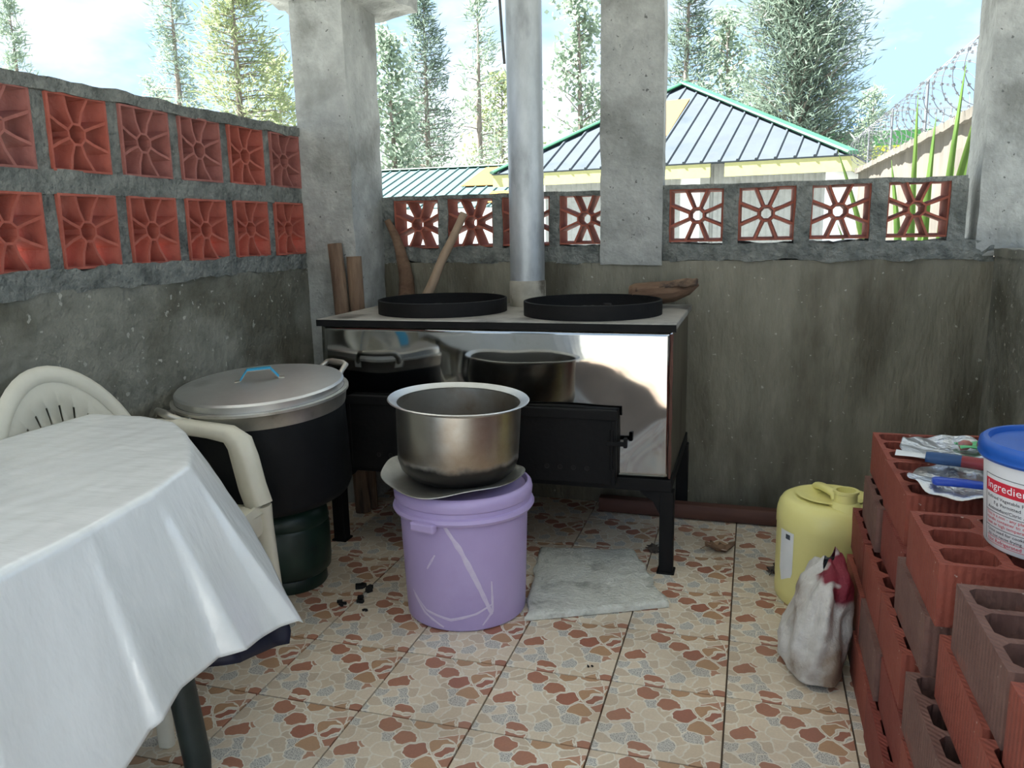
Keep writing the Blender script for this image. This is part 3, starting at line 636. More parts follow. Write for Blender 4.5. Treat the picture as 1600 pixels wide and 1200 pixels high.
for s_ in (-1, 1):
    apts = [(-.175, .262*s_, .60), (-.13, .272*s_, .640), (-.05, .275*s_, .648), (.08, .272*s_, .638), (.150, .268*s_, .630), (.184, .264*s_, .606), (.202, .257*s_, .56), (.224, .249*s_, .48), (.244, .245*s_, .425)]
    MB().sweep(apts, [(.024, .018), (.026, .020), (.027, .021), (.027, .021), (.029, .024), (.034, .034), (.034, .038), (.034, .038), (.033, .038)], 12, power=3.2).build('armrest', 'white_plastic', ch, smooth=60)
    fl = [(.246, .246*s_, .425), (.252, .25*s_, .36), (.262, .258*s_, .2), (.272, .268*s_, .0)]
    MB().sweep(fl, [(.024, .032), (.018, .026), (.015, .022), (.014, .018)], 12, up=(1, 0, 0), power=3.2).build('leg', 'white_plastic', ch, smooth=60)
    rl = [(-.175, .235*s_, .42), (-.19, .245*s_, .3), (-.225, .262*s_, .0)]
    MB().sweep(rl, [(.034, .02), (.03, .02), (.022, .018)], 12, up=(1, 0, 0), power=3.2).build('leg', 'white_plastic', ch, smooth=60)

# ================================================================== TABLE AND CLOTHS
TC = Vector((-1.437, 1.005)); TZ = .728
POLY = [Vector(p) for p in ((-1.725, 1.722), (-1.56, 1.725), (-1.44, 1.690), (-1.34, 1.610), (-1.23, 1.495), (-1.135, 1.365), (-1.085, 1.20), (-1.058, 1.00), (-1.045, .75), (-1.045, .30), (-1.725, .30))]
def edge_dist(p):
    """signed distance to the table outline, nearest point on it, outward direction"""
    best = None; inside = True
    for k in range(len(POLY)):
        a, b = POLY[k], POLY[(k+1) % len(POLY)]; ab_ = b-a; t = max(0, min(1, (p-a).dot(ab_)/ab_.dot(ab_))); q = a+ab_*t; d = (p-q).length
        if ab_.x*(p.y-a.y)-ab_.y*(p.x-a.x) > 0: inside = False
        if best is None or d < best[0]: best = (d, q)
    d, q = best
    return (-d if inside else d), q, ((p-q)/d if d > 1e-7 else Vector((1, 0)))
def outline(): return [(p.x, p.y) for p in POLY[::-1]]
tb = thing('plastic_table', 'round-cornered table under a white cloth, with splayed dark green legs', 'table', (TC.x, TC.y, 0))
ol = outline(); m_ = MB(); N = len(ol)
for z in (TZ-.035, TZ): m_.v += [(x-TC.x, y-TC.y, z) for x, y in ol]
m_.f += [tuple(range(N)), tuple(range(2*N-1, N-1, -1))]+[(i, (i+1) % N, N+(i+1) % N, N+i) for i in range(N)]
m_.build('table_top', 'table_plastic', tb, bevel=.004)
for sx in (-1, 1):
    for sy in (-1, 1):
        top = Vector((sx*.12, sy*.42, TZ-.03)); bot = Vector((sx*.26, sy*.36, 0)) if sy > 0 else Vector((sx*.25, sy*.55, 0))
        lg = MB().tube([top, top*.5+bot*.5, bot+Vector((0, 0, .03)), bot], [.034, .031, .030, .028], 16)
        l_ = lg.build('leg', 'table_green', tb, smooth=60)
def cloth(quad, off, zoff, flare, fold, n1, n2, name, m, bulge=0):
    q0, q1, q2, q3 = [Vector(q) for q in quad]       # far-left, far-right, near-right, near-left corners of the sheet
    def fn(u, v):
        p = (q3*(1-u)+q2*u)*(1-v)+(q0*(1-u)+q1*u)*v
        p.x += bulge*u**3*max(0, min(1, (1.12-p.y)/.3))
        s_, e, nrm = edge_dist(p); s_ -= off
        wr_ = .0016*nz((p.x*14, p.y*5, 0), 1, 2)+.0012*nz((p.x*30, p.y*12, 0), 1, 5)
        if s_ <= 0: return (p.x, p.y, TZ+zoff+.0035+wr_)
        e = e+nrm*off
        corner = max(0, min(1, 1-max(0, abs(math.degrees(math.atan2(nrm.y, nrm.x))-46)-24)/24)); arc = e.y-e.x*.6
        fl_ = flare[0]+(flare[1]-flare[0])*corner
        rb = .013; bend = min(1, s_/(rb*PI/2))
        out = rb*math.sin(bend*PI/2); drop = rb*(1-math.cos(bend*PI/2))
        rest = max(0, s_-rb*PI/2)
        wv = fold*(math.sin(arc*11+1.2+3*rest)+.5*math.sin(arc*23+2+4*rest))*min(1, rest/.22)*(1-.6*corner)
        out += rest*fl_+wv; drop += rest*math.sqrt(max(.2, 1-fl_**2))
        return (e.x+nrm.x*out, e.y+nrm.y*out, TZ+zoff+.0035-drop+wr_)
    return MB().grid(fn, n1, n2).build(name, m, None, smooth=80, solid=.0012)
tag(cloth(((-1.722, 1.79), (-.738, 1.57), (-.690, .12), (-1.722, .12)), .004, 0, (.15, .48), .008, 120, 140, 'tablecloth', 'tablecloth_white', .10), 'glossy white plastic tablecloth draped over the table, one corner hanging toward the floor', 'tablecloth')
tag(cloth(((-1.72, 1.78), (-.702, 1.52), (-.78, .14), (-1.72, .14)), .001, -.0025, (.06, .44), .005, 80, 100, 'underlay_cloth', 'navy_cloth'), 'navy blue underlay cloth showing below the white tablecloth hem', 'cloth')

# ================================================================== HOLLOW CLAY BLOCKS (right)
LBX, LBY, LBZ = .232, .285, .12
def hollow_block():
    mb = MB(); nx, ny = 2, 3; wx, wy = LBX/nx, LBY/ny; t = .0095; ch_ = .013
    for i in range(nx):
        for j in range(ny):
            x0, y0 = -LBX/2+i*wx, -LBY/2+j*wy; x1, y1 = x0+wx, y0+wy
            a0 = x0+(t if i else t*1.4); a1 = x1-(t if i < nx-1 else t*1.4); b0 = y0+(t*.8 if j else t*1.4); b1 = y1-(t*.8 if j < ny-1 else t*1.4)
            o8 = [(a0+ch_, b0), (a1-ch_, b0), (a1, b0+ch_), (a1, b1-ch_), (a1-ch_, b1), (a0+ch_, b1), (a0, b1-ch_), (a0, b0+ch_)]
            c4 = [(x0, y0), (x1, y0), (x1, y1), (x0, y1)]
            vs_ = [(x, y, z) for z in (0, LBZ) for x, y in c4+o8]
            fs_ = []
            for o in (0, 12):
                fs_ += [(o, o+1, o+5, o+4), (o+1, o+6, o+5), (o+1, o+2, o+7, o+6), (o+2, o+8, o+7), (o+2, o+3, o+9, o+8), (o+3, o+10, o+9), (o+3, o, o+11, o+10), (o, o+4, o+11)]
            fs_ += [(4+k, 4+(k+1) % 8, 16+(k+1) % 8, 16+k) for k in range(8)]
            if j == 0: fs_.append((0, 1, 13, 12))
            if j == ny-1: fs_.append((2, 3, 15, 14))
            if i == 0: fs_.append((3, 0, 12, 15))
            if i == nx-1: fs_.append((1, 2, 14, 13))
            mb.add(vs_, fs_)
    mb.v = [(x+.0012*nz((x*50, y*50, z*8), 1, 1), y+.0012*nz((x*50, y*50, z*8), 1, 4), z+(.002*nz((x*60, y*60, z), 1, 7) if z > .01 else 0)) for x, y, z in mb.v]
    return mb
hb = {}
for k in ('brick_orange', 'brick_red', 'brick_brown'):
    me = hollow_block().mesh('hollow_brick', weld=True); me.materials.append(MATS[k]); hb[k] = me
LW = ['topmost', 'second', 'third', 'fourth', 'bottom']; ORD = ['farthest', 'second', 'third', 'fourth', 'fifth', 'sixth']
CW = {'brick_orange': 'orange', 'brick_red': 'dark red', 'brick_brown': 'brown'}
lay = [  # (layer from the top, left x, list of centre y, colours) for the row facing the room
    (0, .345, [2.345, 2.055, 1.662, 1.298, .985], 'oobBo'.replace('b', 'o').replace('B', 'b')),
    (1, .335, [2.30, 2.005, 1.70, 1.345, 1.035], 'brboo'),
    (2, .315, [2.36, 2.065, 1.77, 1.42, 1.10], 'roobo'),
    (3, .305, [2.29, 1.99, 1.69, 1.385, 1.075], 'obroo'),
    (4, .292, [2.345, 2.045, 1.745, 1.44, 1.14], 'boroo')]
CK = {'o': 'brick_orange', 'r': 'brick_red', 'b': 'brick_brown'}
for L, x0, cy, cs in lay:
    z = LBZ*(4-L)+.0
    for i, y in enumerate(cy):
        k = CK[cs[i]]; jx = rnd.uniform(-.008, .008)
        o = bpy.data.objects.new('hollow_brick', hb[k]); col.objects.link(o)
        o.location = (x0+LBX/2+jx, y, z); o.rotation_euler = (0, 0, R(rnd.uniform(-1.2, 1.2)))
        lw_ = 'top layer' if L == 0 else ('bottom layer' if L == 4 else LW[L]+' layer down')
        tag(o, f"{CW[k]} hollow brick, {ORD[i]} from back wall, {lw_}, row facing the room".replace('farthest from back wall', 'nearest the back wall'), 'brick', 'hollow clay bricks stacked on the right')
    for i, y in enumerate(cy):                       # row by the right wall
        k = CK[cs[(i+2+L) % 5]]
        o = bpy.data.objects.new('hollow_brick', hb[k]); col.objects.link(o)
        o.location = (.352+LBX*1.5+.012+rnd.uniform(0, .006), y+.02, z); o.rotation_euler = (0, 0, R(rnd.uniform(-.8, .8)))
        lw_ = 'top layer' if L == 0 else ('bottom layer' if L == 4 else LW[L]+' layer down')
        tag(o, f"{CW[k]} hollow brick, {ORD[i]} from back wall, {lw_}, row by the right wall".replace('farthest from back wall', 'nearest the back wall'), 'brick', 'hollow clay bricks stacked on the right')

# ================================================================== THINGS ON THE BRICKS
BZ = LBZ*5+.0025
TUX, TUY = .556, 1.655
tu = thing('fat_tub', 'white plastic cooking fat tub with a blue lid and printed ingredients, on the bricks', 'tub', (TUX, TUY, BZ), rz=R(7))
tu.scale = (1, 1, .85)
def tr_(z): return .112+.013*z/.2
MB().lathe([(.0001, .002), (.105, .002), (.110, 0), (.1125, .004), (tr_(.21), .21), (tr_(.21)-.002, .21), (.0001, .208)], 64).build('tub_body', 'tub_white', tu, smooth=40)
tl = MB().lathe([(.127, .196), (.133, .198), (.136, .204), (.134, .210), (.136, .216), (.134, .232), (.128, .238), (.120, .2385), (.117, .234), (.115, .228), (.0001, .228)], 64).build('tub_lid', 'blue_lid', tu, smooth=40)
def wrap_patch(a0, a1, z0, z1, off, m, name, par):
    return MB().grid(lambda u, v: ((tr_(z0+(z1-z0)*v)+off)*math.cos(R(a0+(a1-a0)*u)), (tr_(z0+(z1-z0)*v)+off)*math.sin(R(a0+(a1-a0)*u)), z0+(z1-z0)*v), 30, 2).build(name, m, par, smooth=60)
rb_ = wrap_patch(178, 246, .127, .156, .0006, 'print_red', 'label_band', tu)
for z_ in (.165, .083, .048): wrap_patch(178, 246, z_, z_+.0012, .0006, 'print_black', 'label_rule', tu)
wrap_patch(178, 178.7, .012, .165, .0006, 'print_black', 'label_rule', tu)
def wrap_text(body, size, a0, z0, m, par, tilt=0):
    cu = bpy.data.curves.new('text', 'FONT'); cu.body = body; cu.size = size; cu.resolution_u = 2
    ob = bpy.data.objects.new('text', cu); col.objects.link(ob)
    dg = bpy.context.evaluated_depsgraph_get(); me = bpy.data.meshes.new_from_object(ob.evaluated_get(dg))
    bpy.data.objects.remove(ob); bpy.data.curves.remove(cu)
    for v in me.vertices:
        z = z0+v.co.y; rr = tr_(z)+.0012; a = R(a0)+v.co.x/rr; v.co = (rr*math.cos(a), rr*math.sin(a), z)
    me.materials.clear(); me.materials.append(MATS[m])
    return link('lettering', me, m, par)
wrap_text('Ingredients', .0245, 182, .1355, 'print_white', rb_)
for s_, a_, z_, m_k, sz in (('Refined Vegetable Palm Oil', 182, .114, 'print_black', .0105), ('E.g. Permitted', 191, .1015, 'print_black', .0105), ('Antioxidant/Citric Acid', 183, .089, 'print_black', .0105),
                        ('This is a non - any plastic', 181, .0745, 'print_red', .0098), ('Handle container to direct', 181, .0645, 'print_red', .0098), ('heat or high temperature', 182, .0545, 'print_red', .0098),
                        ('Once used for cooking', 183, .0385, 'print_black', .0098), ('do not reuse frying', 184, .0285, 'print_black', .0098), ('Not Refrigerated', 183, .0155, 'print_red', .0112)):
    wrap_text(s_, sz, a_, z_, m_k, tu)
for z_ in (.0115, .0255): wrap_patch(181, 233, z_, z_+.0009, .0006, 'print_red', 'label_rule', tu)
wrap_patch(232.6, 233.2, .0115, .0262, .0006, 'print_red', 'label_rule', tu)
MB().lathe([(.0001, .0008), (.012, .0008), (.0122, 0)], 20).build('logo_dot', 'print_blue', tu, loc=((tr_(.175))*math.cos(R(240)), tr_(.175)*math.sin(R(240)), .178)).rotation_euler = (R(90), 0, R(240+90))

def plate_w(k): return lambda r_, z_, t: (r_*(1+.015*math.sin(3*t+k)+.02*math.sin(8*t+k*2)), z_+.004*math.sin(4*t+k)*(r_/.1)**2+.0025*math.sin(11*t+k)*(r_/.1))
pl1 = MB().lathe([(.0001, .002), (.07, .002), (.085, .008), (.130, .014), (.132, .012), (.086, .005), (.07, 0), (.0001, 0)], 72, wob=plate_w(1))
tag(pl1.build('foil_plate', 'foil', None, smooth=60, loc=(.492, 1.975, BZ+.006)), 'silver plate holding the knives, in front on the brick stack', 'plate')
pl2 = MB().lathe([(.0001, .003), (.06, .003), (.085, .010), (.118, .016), (.120, .013), (.086, .006), (.06, 0), (.0001, 0)], 72, wob=plate_w(3.3))
tag(pl2.build('foil_plate', 'foil', None, smooth=60, loc=(.508, 2.27, BZ+.006)), 'crumpled foil plate behind the knives, nearest the back wall', 'plate')
kn = thing('kitchen_knife', 'knife with a blue and maroon handle lying across the silver plate', 'knife', (.420, 2.085, BZ+.042), rot=(0, R(2), R(-15)))
MB().sweep([(-.062, 0, 0), (-.03, .002, 0), (-.004, .001, 0)], [(.022, .0012), (.016, .002), (.012, .004)], 10).build('blade_guard', 'label_white', kn, smooth=60)
MB().sweep([(-.004, 0, 0), (.02, 0, 0), (.062, 0, .001)], [(.0125, .010), (.0135, .0115), (.013, .011)], 12).build('handle', 'blue_handle', kn, smooth=60)
MB().sweep([(.062, 0, .001), (.10, -.001, .001), (.118, -.008, 0), (.123, -.014, 0)], [(.013, .011), (.0135, .011), (.010, .009), (.003, .003)], 12).build('handle_end', 'maroon', kn, smooth=60)
kn.scale = (1.15, 1.3, 1.3)
k2 = thing('small_knife', 'small knife with a plain royal blue handle on the silver plate', 'knife', (.462, 1.925, BZ+.028), rot=(0, R(2), R(-4)))
MB().sweep([(-.055, 0, 0), (-.05, 0, 0), (.0, 0, .001), (.08, 0, 0)], [(.008, .004), (.011, .006), (.010, .006), (.008, .005)], 10, power=3).build('handle', 'royal_blue', k2, smooth=60)
MB().sweep([(.08, 0, 0), (.13, 0, 0), (.16, -.002, 0)], [(.009, .0009), (.009, .0009), (.001, .0005)], 8).build('blade', 'aluminium', k2, smooth=60)
k2.scale = (1.1, 1.5, 1.4)
on = thing('cut_onion', 'cut pinkish onion piece on a green bag behind the blue lidded tub', 'onion', (.585, 2.27, BZ+.030))
MB().lathe([(.0001, -.014), (.012, -.012), (.018, -.004), (.018, .005), (.012, .013), (.004, .017), (.0001, .018)], 24).build('onion_bulb', 'onion', on, smooth=60).rotation_euler = (0, R(80), R(15))
MB().lathe([(.0001, -.016), (.011, -.014), (.014, 0), (.009, .012), (.0001, .018)], 20).build('onion_wedge', 'onion', on, smooth=60, loc=(-.042, .004, -.002)).rotation_euler = (0, R(70), R(-10))
tag(MB().grid(lambda u, v: (-.075+.15*u, -.035+.07*v, .004*math.sin(u*9+v*4)+.003*math.sin(v*13)+.004), 30, 16).build('green_bag', 'green_bag', None, smooth=60, solid=.001, loc=(.60, 2.275, BZ+.0225)), 'crumpled green plastic bag under the onion on the foil plate', 'bag')

# ================================================================== JERRYCAN AND SACK
jc = thing('jerrycan', 'round yellow plastic jerrycan standing on the floor by the brick stack', 'jerrycan', (.262, 2.645, 0))
MB().lathe([(.0001, .004), (.135, .004), (.15, 0), (.158, .012), (.160, .04), (.158, .06), (.160, .075), (.160, .25), (.162, .256), (.162, .285), (.160, .30), (.155, .320), (.146, .334), (.132, .342), (.112, .344), (.0001, .345)], 64).build('can_body', 'yellow_plastic', jc, smooth=45)
sp_ = Vector((.035, -.085, 0))
MB().lathe([(.052, .336), (.040, .356), (.034, .360), (.034, .386), (.038, .388), (.038, .396), (.029, .396), (.027, .36), (.0001, .356)], 32).build('spout', 'yellow_plastic', jc, smooth=45, loc=sp_)
hd_ = [(-.035, .085, .343), (-.032, .065, .358), (-.024, .035, .365), (-.006, -.004, .367), (.010, -.030, .364), (.018, -.045, .345)]
MB().sweep(hd_, [(.022, .012), (.019, .012), (.018, .011), (.018, .011), (.019, .012), (.022, .012)], 12, power=2.6).build('can_handle', 'yellow_plastic', jc, smooth=60)
MB().lathe([(.04, .346), (.075, .350), (.09, .3535), (.105, .352)], 48).build('can_ridge', 'yellow_plastic', jc, smooth=60)
lb = MB()
def labfn(u, v):
    a = R(204+22*u); z = .085+.165*v; 
    if v < .2: a += R((.5-u)*8*(1-v/.2))
    return (.1612*math.cos(a), .1612*math.sin(a), z+(.022*(u-.3) if v < .05 else 0))
lo = lb.grid(labfn, 12, 10).build('can_label', 'label_white', jc, smooth=60)
MB().grid(lambda u, v: (.162*math.cos(R(214+7*u)), .162*math.sin(R(214+7*u)), .225+.016*v), 4, 2).build('label_mark', 'label_grey', lo)

def sack(u, v):
    # v: height 0..1, u: around
    t = 2*PI*u
    prof = [(0, .3), (.04, .92), (.2, 1.0), (.42, .90), (.58, .80), (.72, .74), (.84, .66), (.92, .50), (1, .06)]
    for (a0, b0), (a1, b1) in zip(prof, prof[1:]):
        if a0 <= v <= a1: w = b0+(b1-b0)*(v-a0)/(a1-a0); break
    fold = .08*math.sin(5*t+6*v)+.06*math.sin(9*t-5*v+1)
    fold *= (.3+v)
    c, s_ = math.cos(t), math.sin(t)
    x = .086*w*(1+fold)*c+.038*(v**1.3); y = .15*w*(1+fold)*s_+.03*v
    z = .30*v+(.028*c+.015*math.sin(3*t+1))*max(0, v-.55)/.45*(1 if v < .95 else .8)
    p = (x, y, z); d = .014*nz(p, 11, 4)+.007*nz(p, 27, 9)
    return (x+d*c, y+d*s_, max(.002, z+.4*d))
sk = thing('woven_sack', 'dirty white woven sack with maroon print slumped between jerrycan and bricks', 'sack', (.192, 2.195, 0), rz=R(6))
MB().grid(sack, 90, 60).build('sack_body', 'sack_white', sk, smooth=80, weld=True)

# folded sack used as a mat
cm = [Vector(p) for p in ((-.648, 2.235), (-.222, 2.44), (-.400, 2.87), (-.74, 2.80))]
def mat_pt(u, v, top):
    p = cm[0]*(1-u)*(1-v)+cm[1]*u*(1-v)+cm[2]*u*v+cm[3]*(1-u)*v
    e = min(u, v, 1-u, 1-v); w = .018*nz((u*5, v*5, 1), 1, 3)*(1 if e < .02 else .3)
    return (p.x+w, p.y+w*.6, (.002 if not top else .012+.008*(1-v)+.005*nz((p.x*9, p.y*9, 0), 1, 2)+.004*nz((p.x*25, p.y*25, 0), 1, 6))*(1 if e > .001 else (.75 if top else 1)))
m_ = MB().grid(lambda u, v: mat_pt(u, v, True), 50, 40); m_.grid(lambda u, v: mat_pt(u, v, False), 50, 40)
n1, n2 = 51, 41; off_ = n1*n2
for i in range(50): m_.f += [(i, i+1, off_+i+1, off_+i), (40*n1+i, 40*n1+i+1, off_+40*n1+i+1, off_+40*n1+i)]
for j in range(40): m_.f += [(j*n1, (j+1)*n1, off_+(j+1)*n1, off_+j*n1), (j*n1+50, (j+1)*n1+50, off_+(j+1)*n1+50, off_+j*n1+50)]
fm = m_.build('folded_sack', 'sack_grey', None, smooth=70)
tag(fm, 'flattened grey-white woven sack lying on the floor tiles in front of the stove', 'sack')

# ================================================================== WOOD, DEBRIS
def log(name, a, b, r1, r2, m, label, seed, n=9, bend=0, flat=1.0):
    a, b = Vector(a), Vector(b); d = b-a; side = d.cross(Vector((0, 1, 0))).normalized() if abs(d.normalized().y) < .9 else Vector((1, 0, 0))
    pts = []; rr = []
    for i in range(n):
        t = i/(n-1); pts.append(d*t+side*(bend*math.sin(PI*t))+Vector((nz((t*3, seed, 0)), nz((t*3, seed, 5)), 0))*.006)
        q = r1+(r2-r1)*t; rr.append((q*(1+.08*nz((t*6, seed, 2))), q*flat*(1+.08*nz((t*6, seed, 7)))))
    return tag(MB().sweep(pts, rr, 14).build(name, m, None, smooth=55, loc=tuple(a)), label, 'wood')
log('firewood_log', (-1.60, 3.03, .0), (-1.69, 3.08, 1.155), .034, .030, 'wood_brown', 'tallest brown log standing against the corner column behind the stove', 1)
log('firewood_log', (-1.595, 3.09, .0), (-1.618, 3.108, 1.10), .034, .032, 'wood_brown', 'shorter brown log beside the tall one at the corner column', 2)
log('firewood_log', (-1.50, 3.365, .9), (-1.575, 3.36, 1.25), .040, .014, 'bark', 'dark pointed piece of firewood leaning in the corner behind the stove', 3, bend=-.03)
log('wooden_stick', (-1.375, 3.25, .885), (-1.215, 3.372, 1.272), .022, .017, 'wood_pale', 'long pale wooden stick leaning from the stove top onto the pierced blocks', 4, n=12)
fwp = thing('firewood_chunk', 'split dark chunk of firewood with bark lying on the right end of the stove top', 'wood', (-.335, 3.255, .888))
MB().sweep([(-.14, .0, .045), (-.12, 0, .046), (-.05, -.004, .05), (.03, 0, .058), (.09, .004, .07), (.13, .006, .085)], [(.03, .035), (.05, .044), (.06, .046), (.056, .042), (.042, .026), (.012, .005)], 12).build('wood_core', 'bark', fwp, smooth=30)
MB().grid(lambda u, v: (-.11+.235*u+.01*nz((u*7, v*3, 0)), -.05+.10*v, .084+.022*u+.010*nz((u*8, v*6, 1))-.02*(2*v-1)**2), 24, 10).build('bark_strip', 'wood_brown', fwp, smooth=30, solid=.006)

tmb = MB().sweep([(-.60, 3.285, .034), (-.2, 3.278, .034), (.20, 3.272, .034), (.42, 3.265, .034)], (.03, .032), 12, power=5)
tag(tmb.build('timber_length', 'timber_red', None, smooth=40), 'reddish brown timber lying on the floor along the foot of the back wall', 'timber')
ab = MB().sweep([(-.22, 3.372, .010), (.0, 3.368, .010), (.35, 3.362, .010)], (.020, .0095), 8, power=4)
tag(ab.build('black_conduit', 'black_plastic', None, smooth=40), 'black plastic conduit lying between the timber and the wall foot', 'conduit')

def leaf(loc, s_, rz, m, label, k):
    def fn(u, v):
        x = (u-.5)*1.5; w = .48*math.sin(PI*min(1, max(.02, u)))**.7*(1+.35*math.sin(u*21+k)); y = (v-.5)*2*w
        return (x*s_, y*s_, s_*(.12+.35*y*y+.25*x*x+.12*math.sin(6*u+k)+.1*math.sin(8*v+k))) 
    o = thing('dry_leaf', label, 'leaf', loc, rz)
    MB().grid(fn, 16, 10).build('leaf_blade', m, o, smooth=60, solid=.0012)
    MB().tube([(-.75*s_, 0, .25*s_), (-.95*s_, .1*s_, .1*s_)], .0015, 6).build('leaf_stem', m, o)
leaf((-.085, 2.955, 0), .075, R(20), 'dry_leaf', 'curled brown dry leaf on the tiles right of the stove leg', 1)
leaf((.115, 2.81, 0), .06, R(70), 'dark_leaf', 'dark crumpled leaf on the tiles left of the yellow jerrycan', 2.4)
leaf((-.325, 2.90, 0), .05, R(110), 'dark_leaf', 'small dark leaf beside the front stove leg', 4)
for i, (x, y, s_) in enumerate(((-1.235, 2.32, .03), (-1.20, 2.24, .022), (-1.27, 2.20, .02), (-1.16, 2.18, .012), (-.06, 1.50, .011), (-1.15, 2.62, .016), (-.40, 2.03, .008))):
    mb = MB(); 
    for q in range(4): mb.box((rnd.uniform(-s_, s_), rnd.uniform(-s_, s_)*.6, s_*.22), (s_*rnd.uniform(.4, 1), s_*rnd.uniform(.3, .8), s_*.42), Matrix.Rotation(rnd.uniform(0, 3), 3, 'Z'))
    spots = ['left of the lilac bucket, biggest crumb', 'left of the lilac bucket, second crumb', 'nearest the gas cylinder', 'closest to the lilac bucket', 'on the front tiles near the bricks', 'in front of the stove in the shade', 'on the tile joint right of the bucket']
    tag(mb.build('charcoal_crumb', 'charcoal', None, loc=(x, y, .001)), 'black charcoal crumbs on the tiles, '+spots[i], 'charcoal')
def bag(u, v):
    t = 2*PI*u; w = math.sin(PI*min(.999, .12+.88*v))**.6; p = (.16*w*math.cos(t), .13*w*math.sin(t), .14*v)
    d = 1+.25*nz(p, 14, 3)+.12*nz(p, 33, 5); return (p[0]*d, p[1]*d, max(.003, p[2]*(1+.3*nz(p, 9, 8))))
tag(MB().grid(bag, 40, 16).build('plastic_bag', 'label_white', None, smooth=70, weld=True, loc=(-1.52, 1.52, 0)), 'crumpled white plastic bag on the floor under the table', 'bag')
# hanging wire by the flue
tag(MB().tube([(-1.085, 3.52, 2.5), (-1.08, 3.52, 2.2), (-1.068, 3.52, 1.98), (-1.062, 3.52, 1.90)], .006, 6).build('hanging_wire', 'cable', None, smooth=60), 'loose wire hanging from the roof left of the flue', 'wire')

# ================================================================== OUTSIDE: HOUSES
def ribbed_roof(root, P0, P1, A, m, step, n0=None, rib=.03):
    """triangular or quad roof face P0-P1 eave, A = list of 1 or 2 top points; ribs run up the slope"""
    P0, P1 = Vector(P0), Vector(P1); A = [Vector(a) for a in A]
    e = (P1-P0); L = e.length; e.normalize()
    nrm = e.cross(A[0]-P0).normalized(); up = nrm.cross(e).normalized()
    if up.z < 0: up = -up
    if nrm.z < 0: nrm = -nrm
    poly = [P0, P1]+A; vs_ = poly+[p-nrm*.03 for p in poly]; n = len(poly)
    sh = MB().add(vs_, [tuple(range(n)), tuple(range(2*n-1, n-1, -1))]+[(i, (i+1) % n, n+(i+1) % n, n+i) for i in range(n)]).build('roof_sheet', m, root)
    tops = [((a-P0).dot(e), (a-P0).dot(up)) for a in A]
    left = tops[-1]; right = tops[0]
    x = step*.5
    while x < L:
        if x < left[0]: h = left[1]*x/max(left[0], .001)
        elif x > right[0]: h = right[1]*(L-x)/max(L-right[0], .001)
        else: h = left[1]
        if h > .15:
            a = P0+e*x; b = a+up*h
            MB().sweep([a+nrm*.01, b+nrm*.01], (rib, rib), 6, up=nrm).build('roof_rib', m, sh)
        x += step
    return sh
hs = thing('tin_roofed_house', 'low white house with a grey-blue hipped sheet roof and green ridge caps beyond the wall', 'house', (-5.35, 16.62, -.16), rz=R(-12.2))
HL, HZ = 7.05, 2.46; AP = (3.02, 3.5, 4.42)
ev = [(0, 0, HZ), (HL, 0, HZ), (HL, 7, HZ), (0, 7, HZ)]
sh = ribbed_roof(hs, ev[0], ev[1], [AP], 'roof_sheet', .33)
for i in (1, 2, 3): MB().add([ev[i], ev[(i+1) % 4], AP], [(0, 1, 2)]).build('roof_sheet', 'roof_sheet', hs, solid=.03)
for i in range(4):
    a, b = Vector(ev[i]), Vector(AP); MB().sweep([a+Vector((0, 0, .03)), b+Vector((0, 0, .05))], (.13, .035), 8, power=4).build('ridge_cap', 'ridge_green', hs)
# translucent yellow sheet let into the front slope
def onroof(x, t): return Vector((x, 3.5*t, HZ+(AP[2]-HZ)*t+.035))
MB().add([onroof(2.55, .30), onroof(3.45, .30), onroof(3.42, .76), onroof(2.62, .76)], [(0, 1, 2, 3)]).build('skylight_panel', 'roof_yellow', hs, solid=.02)
for x0, x1 in ((.02, 4.62), (4.88, HL-.02)): MB().span((x0, .02, HZ-.27), (x1, .07, HZ-.02)).build('fascia_board', 'fascia', hs)
MB().span((HL-.07, .08, HZ-.25), (HL-.02, 6.9, HZ-.02)).build('fascia_board', 'fascia', hs)
MB().span((.45, .55, 0), (HL-.5, 6.5, HZ-.05)).build('wall', 'house_wall', hs)
def corrugate(x0, x1, n, y, z0, z1):
    m_ = MB()
    for i in range(n+1):
        x = x0+(x1-x0)*i/n; m_.v += [(x, y+.016*math.sin(i*PI/1.5), z0), (x, y+.016*math.sin(i*PI/1.5), z1)]
        if i: m_.f.append((2*i-2, 2*i, 2*i+1, 2*i-1))
    return m_.build('corrugated_cladding', 'corrugated', hs)
corrugate(4.5, HL-.5, 60, .52, .3, HZ)
corrugate(1.0, 3.9, 78, .525, .4, HZ-.1)
MB().span((4.32, .45, 0), (4.5, .56, HZ-.1)).build('door_post', 'corrugated', hs)

h2 = thing('tin_roofed_shed', 'long shed with a pale green sheet roof seen left of the flue', 'shed', (-13.2, 22.4, -.16), rz=R(-2))
ribbed_roof(h2, (0, 0, 1.95), (6.6, 0, 1.95), [(5.6, 4.2, 3.35), (-.5, 4.2, 3.35)], 'roof_sheet_green', .36, rib=.035)
MB().sweep([(-.5, 4.2, 3.38), (5.6, 4.2, 3.38)], (.14, .03), 8, power=4).build('ridge_cap', 'ridge_green', h2)
MB().sweep([(5.6, 4.2, 3.38), (6.6, 0, 1.98)], (.14, .03), 8, power=4).build('ridge_cap', 'ridge_green', h2)
def r2(x, t): return Vector((x-.3*t, 4.2*t, 1.95+1.4*t+.05))
MB().add([r2(4.5, .45), r2(5.6, .45), r2(5.65, .93), r2(4.75, .93)], [(0, 1, 2, 3)]).build('skylight_panel', 'roof_yellow', h2, solid=.02)
MB().add([r2(5.7, .04), r2(6.55, .04), r2(6.3, .3), r2(5.7, .3)], [(0, 1, 2, 3)]).build('skylight_panel', 'roof_yellow', h2, solid=.02)
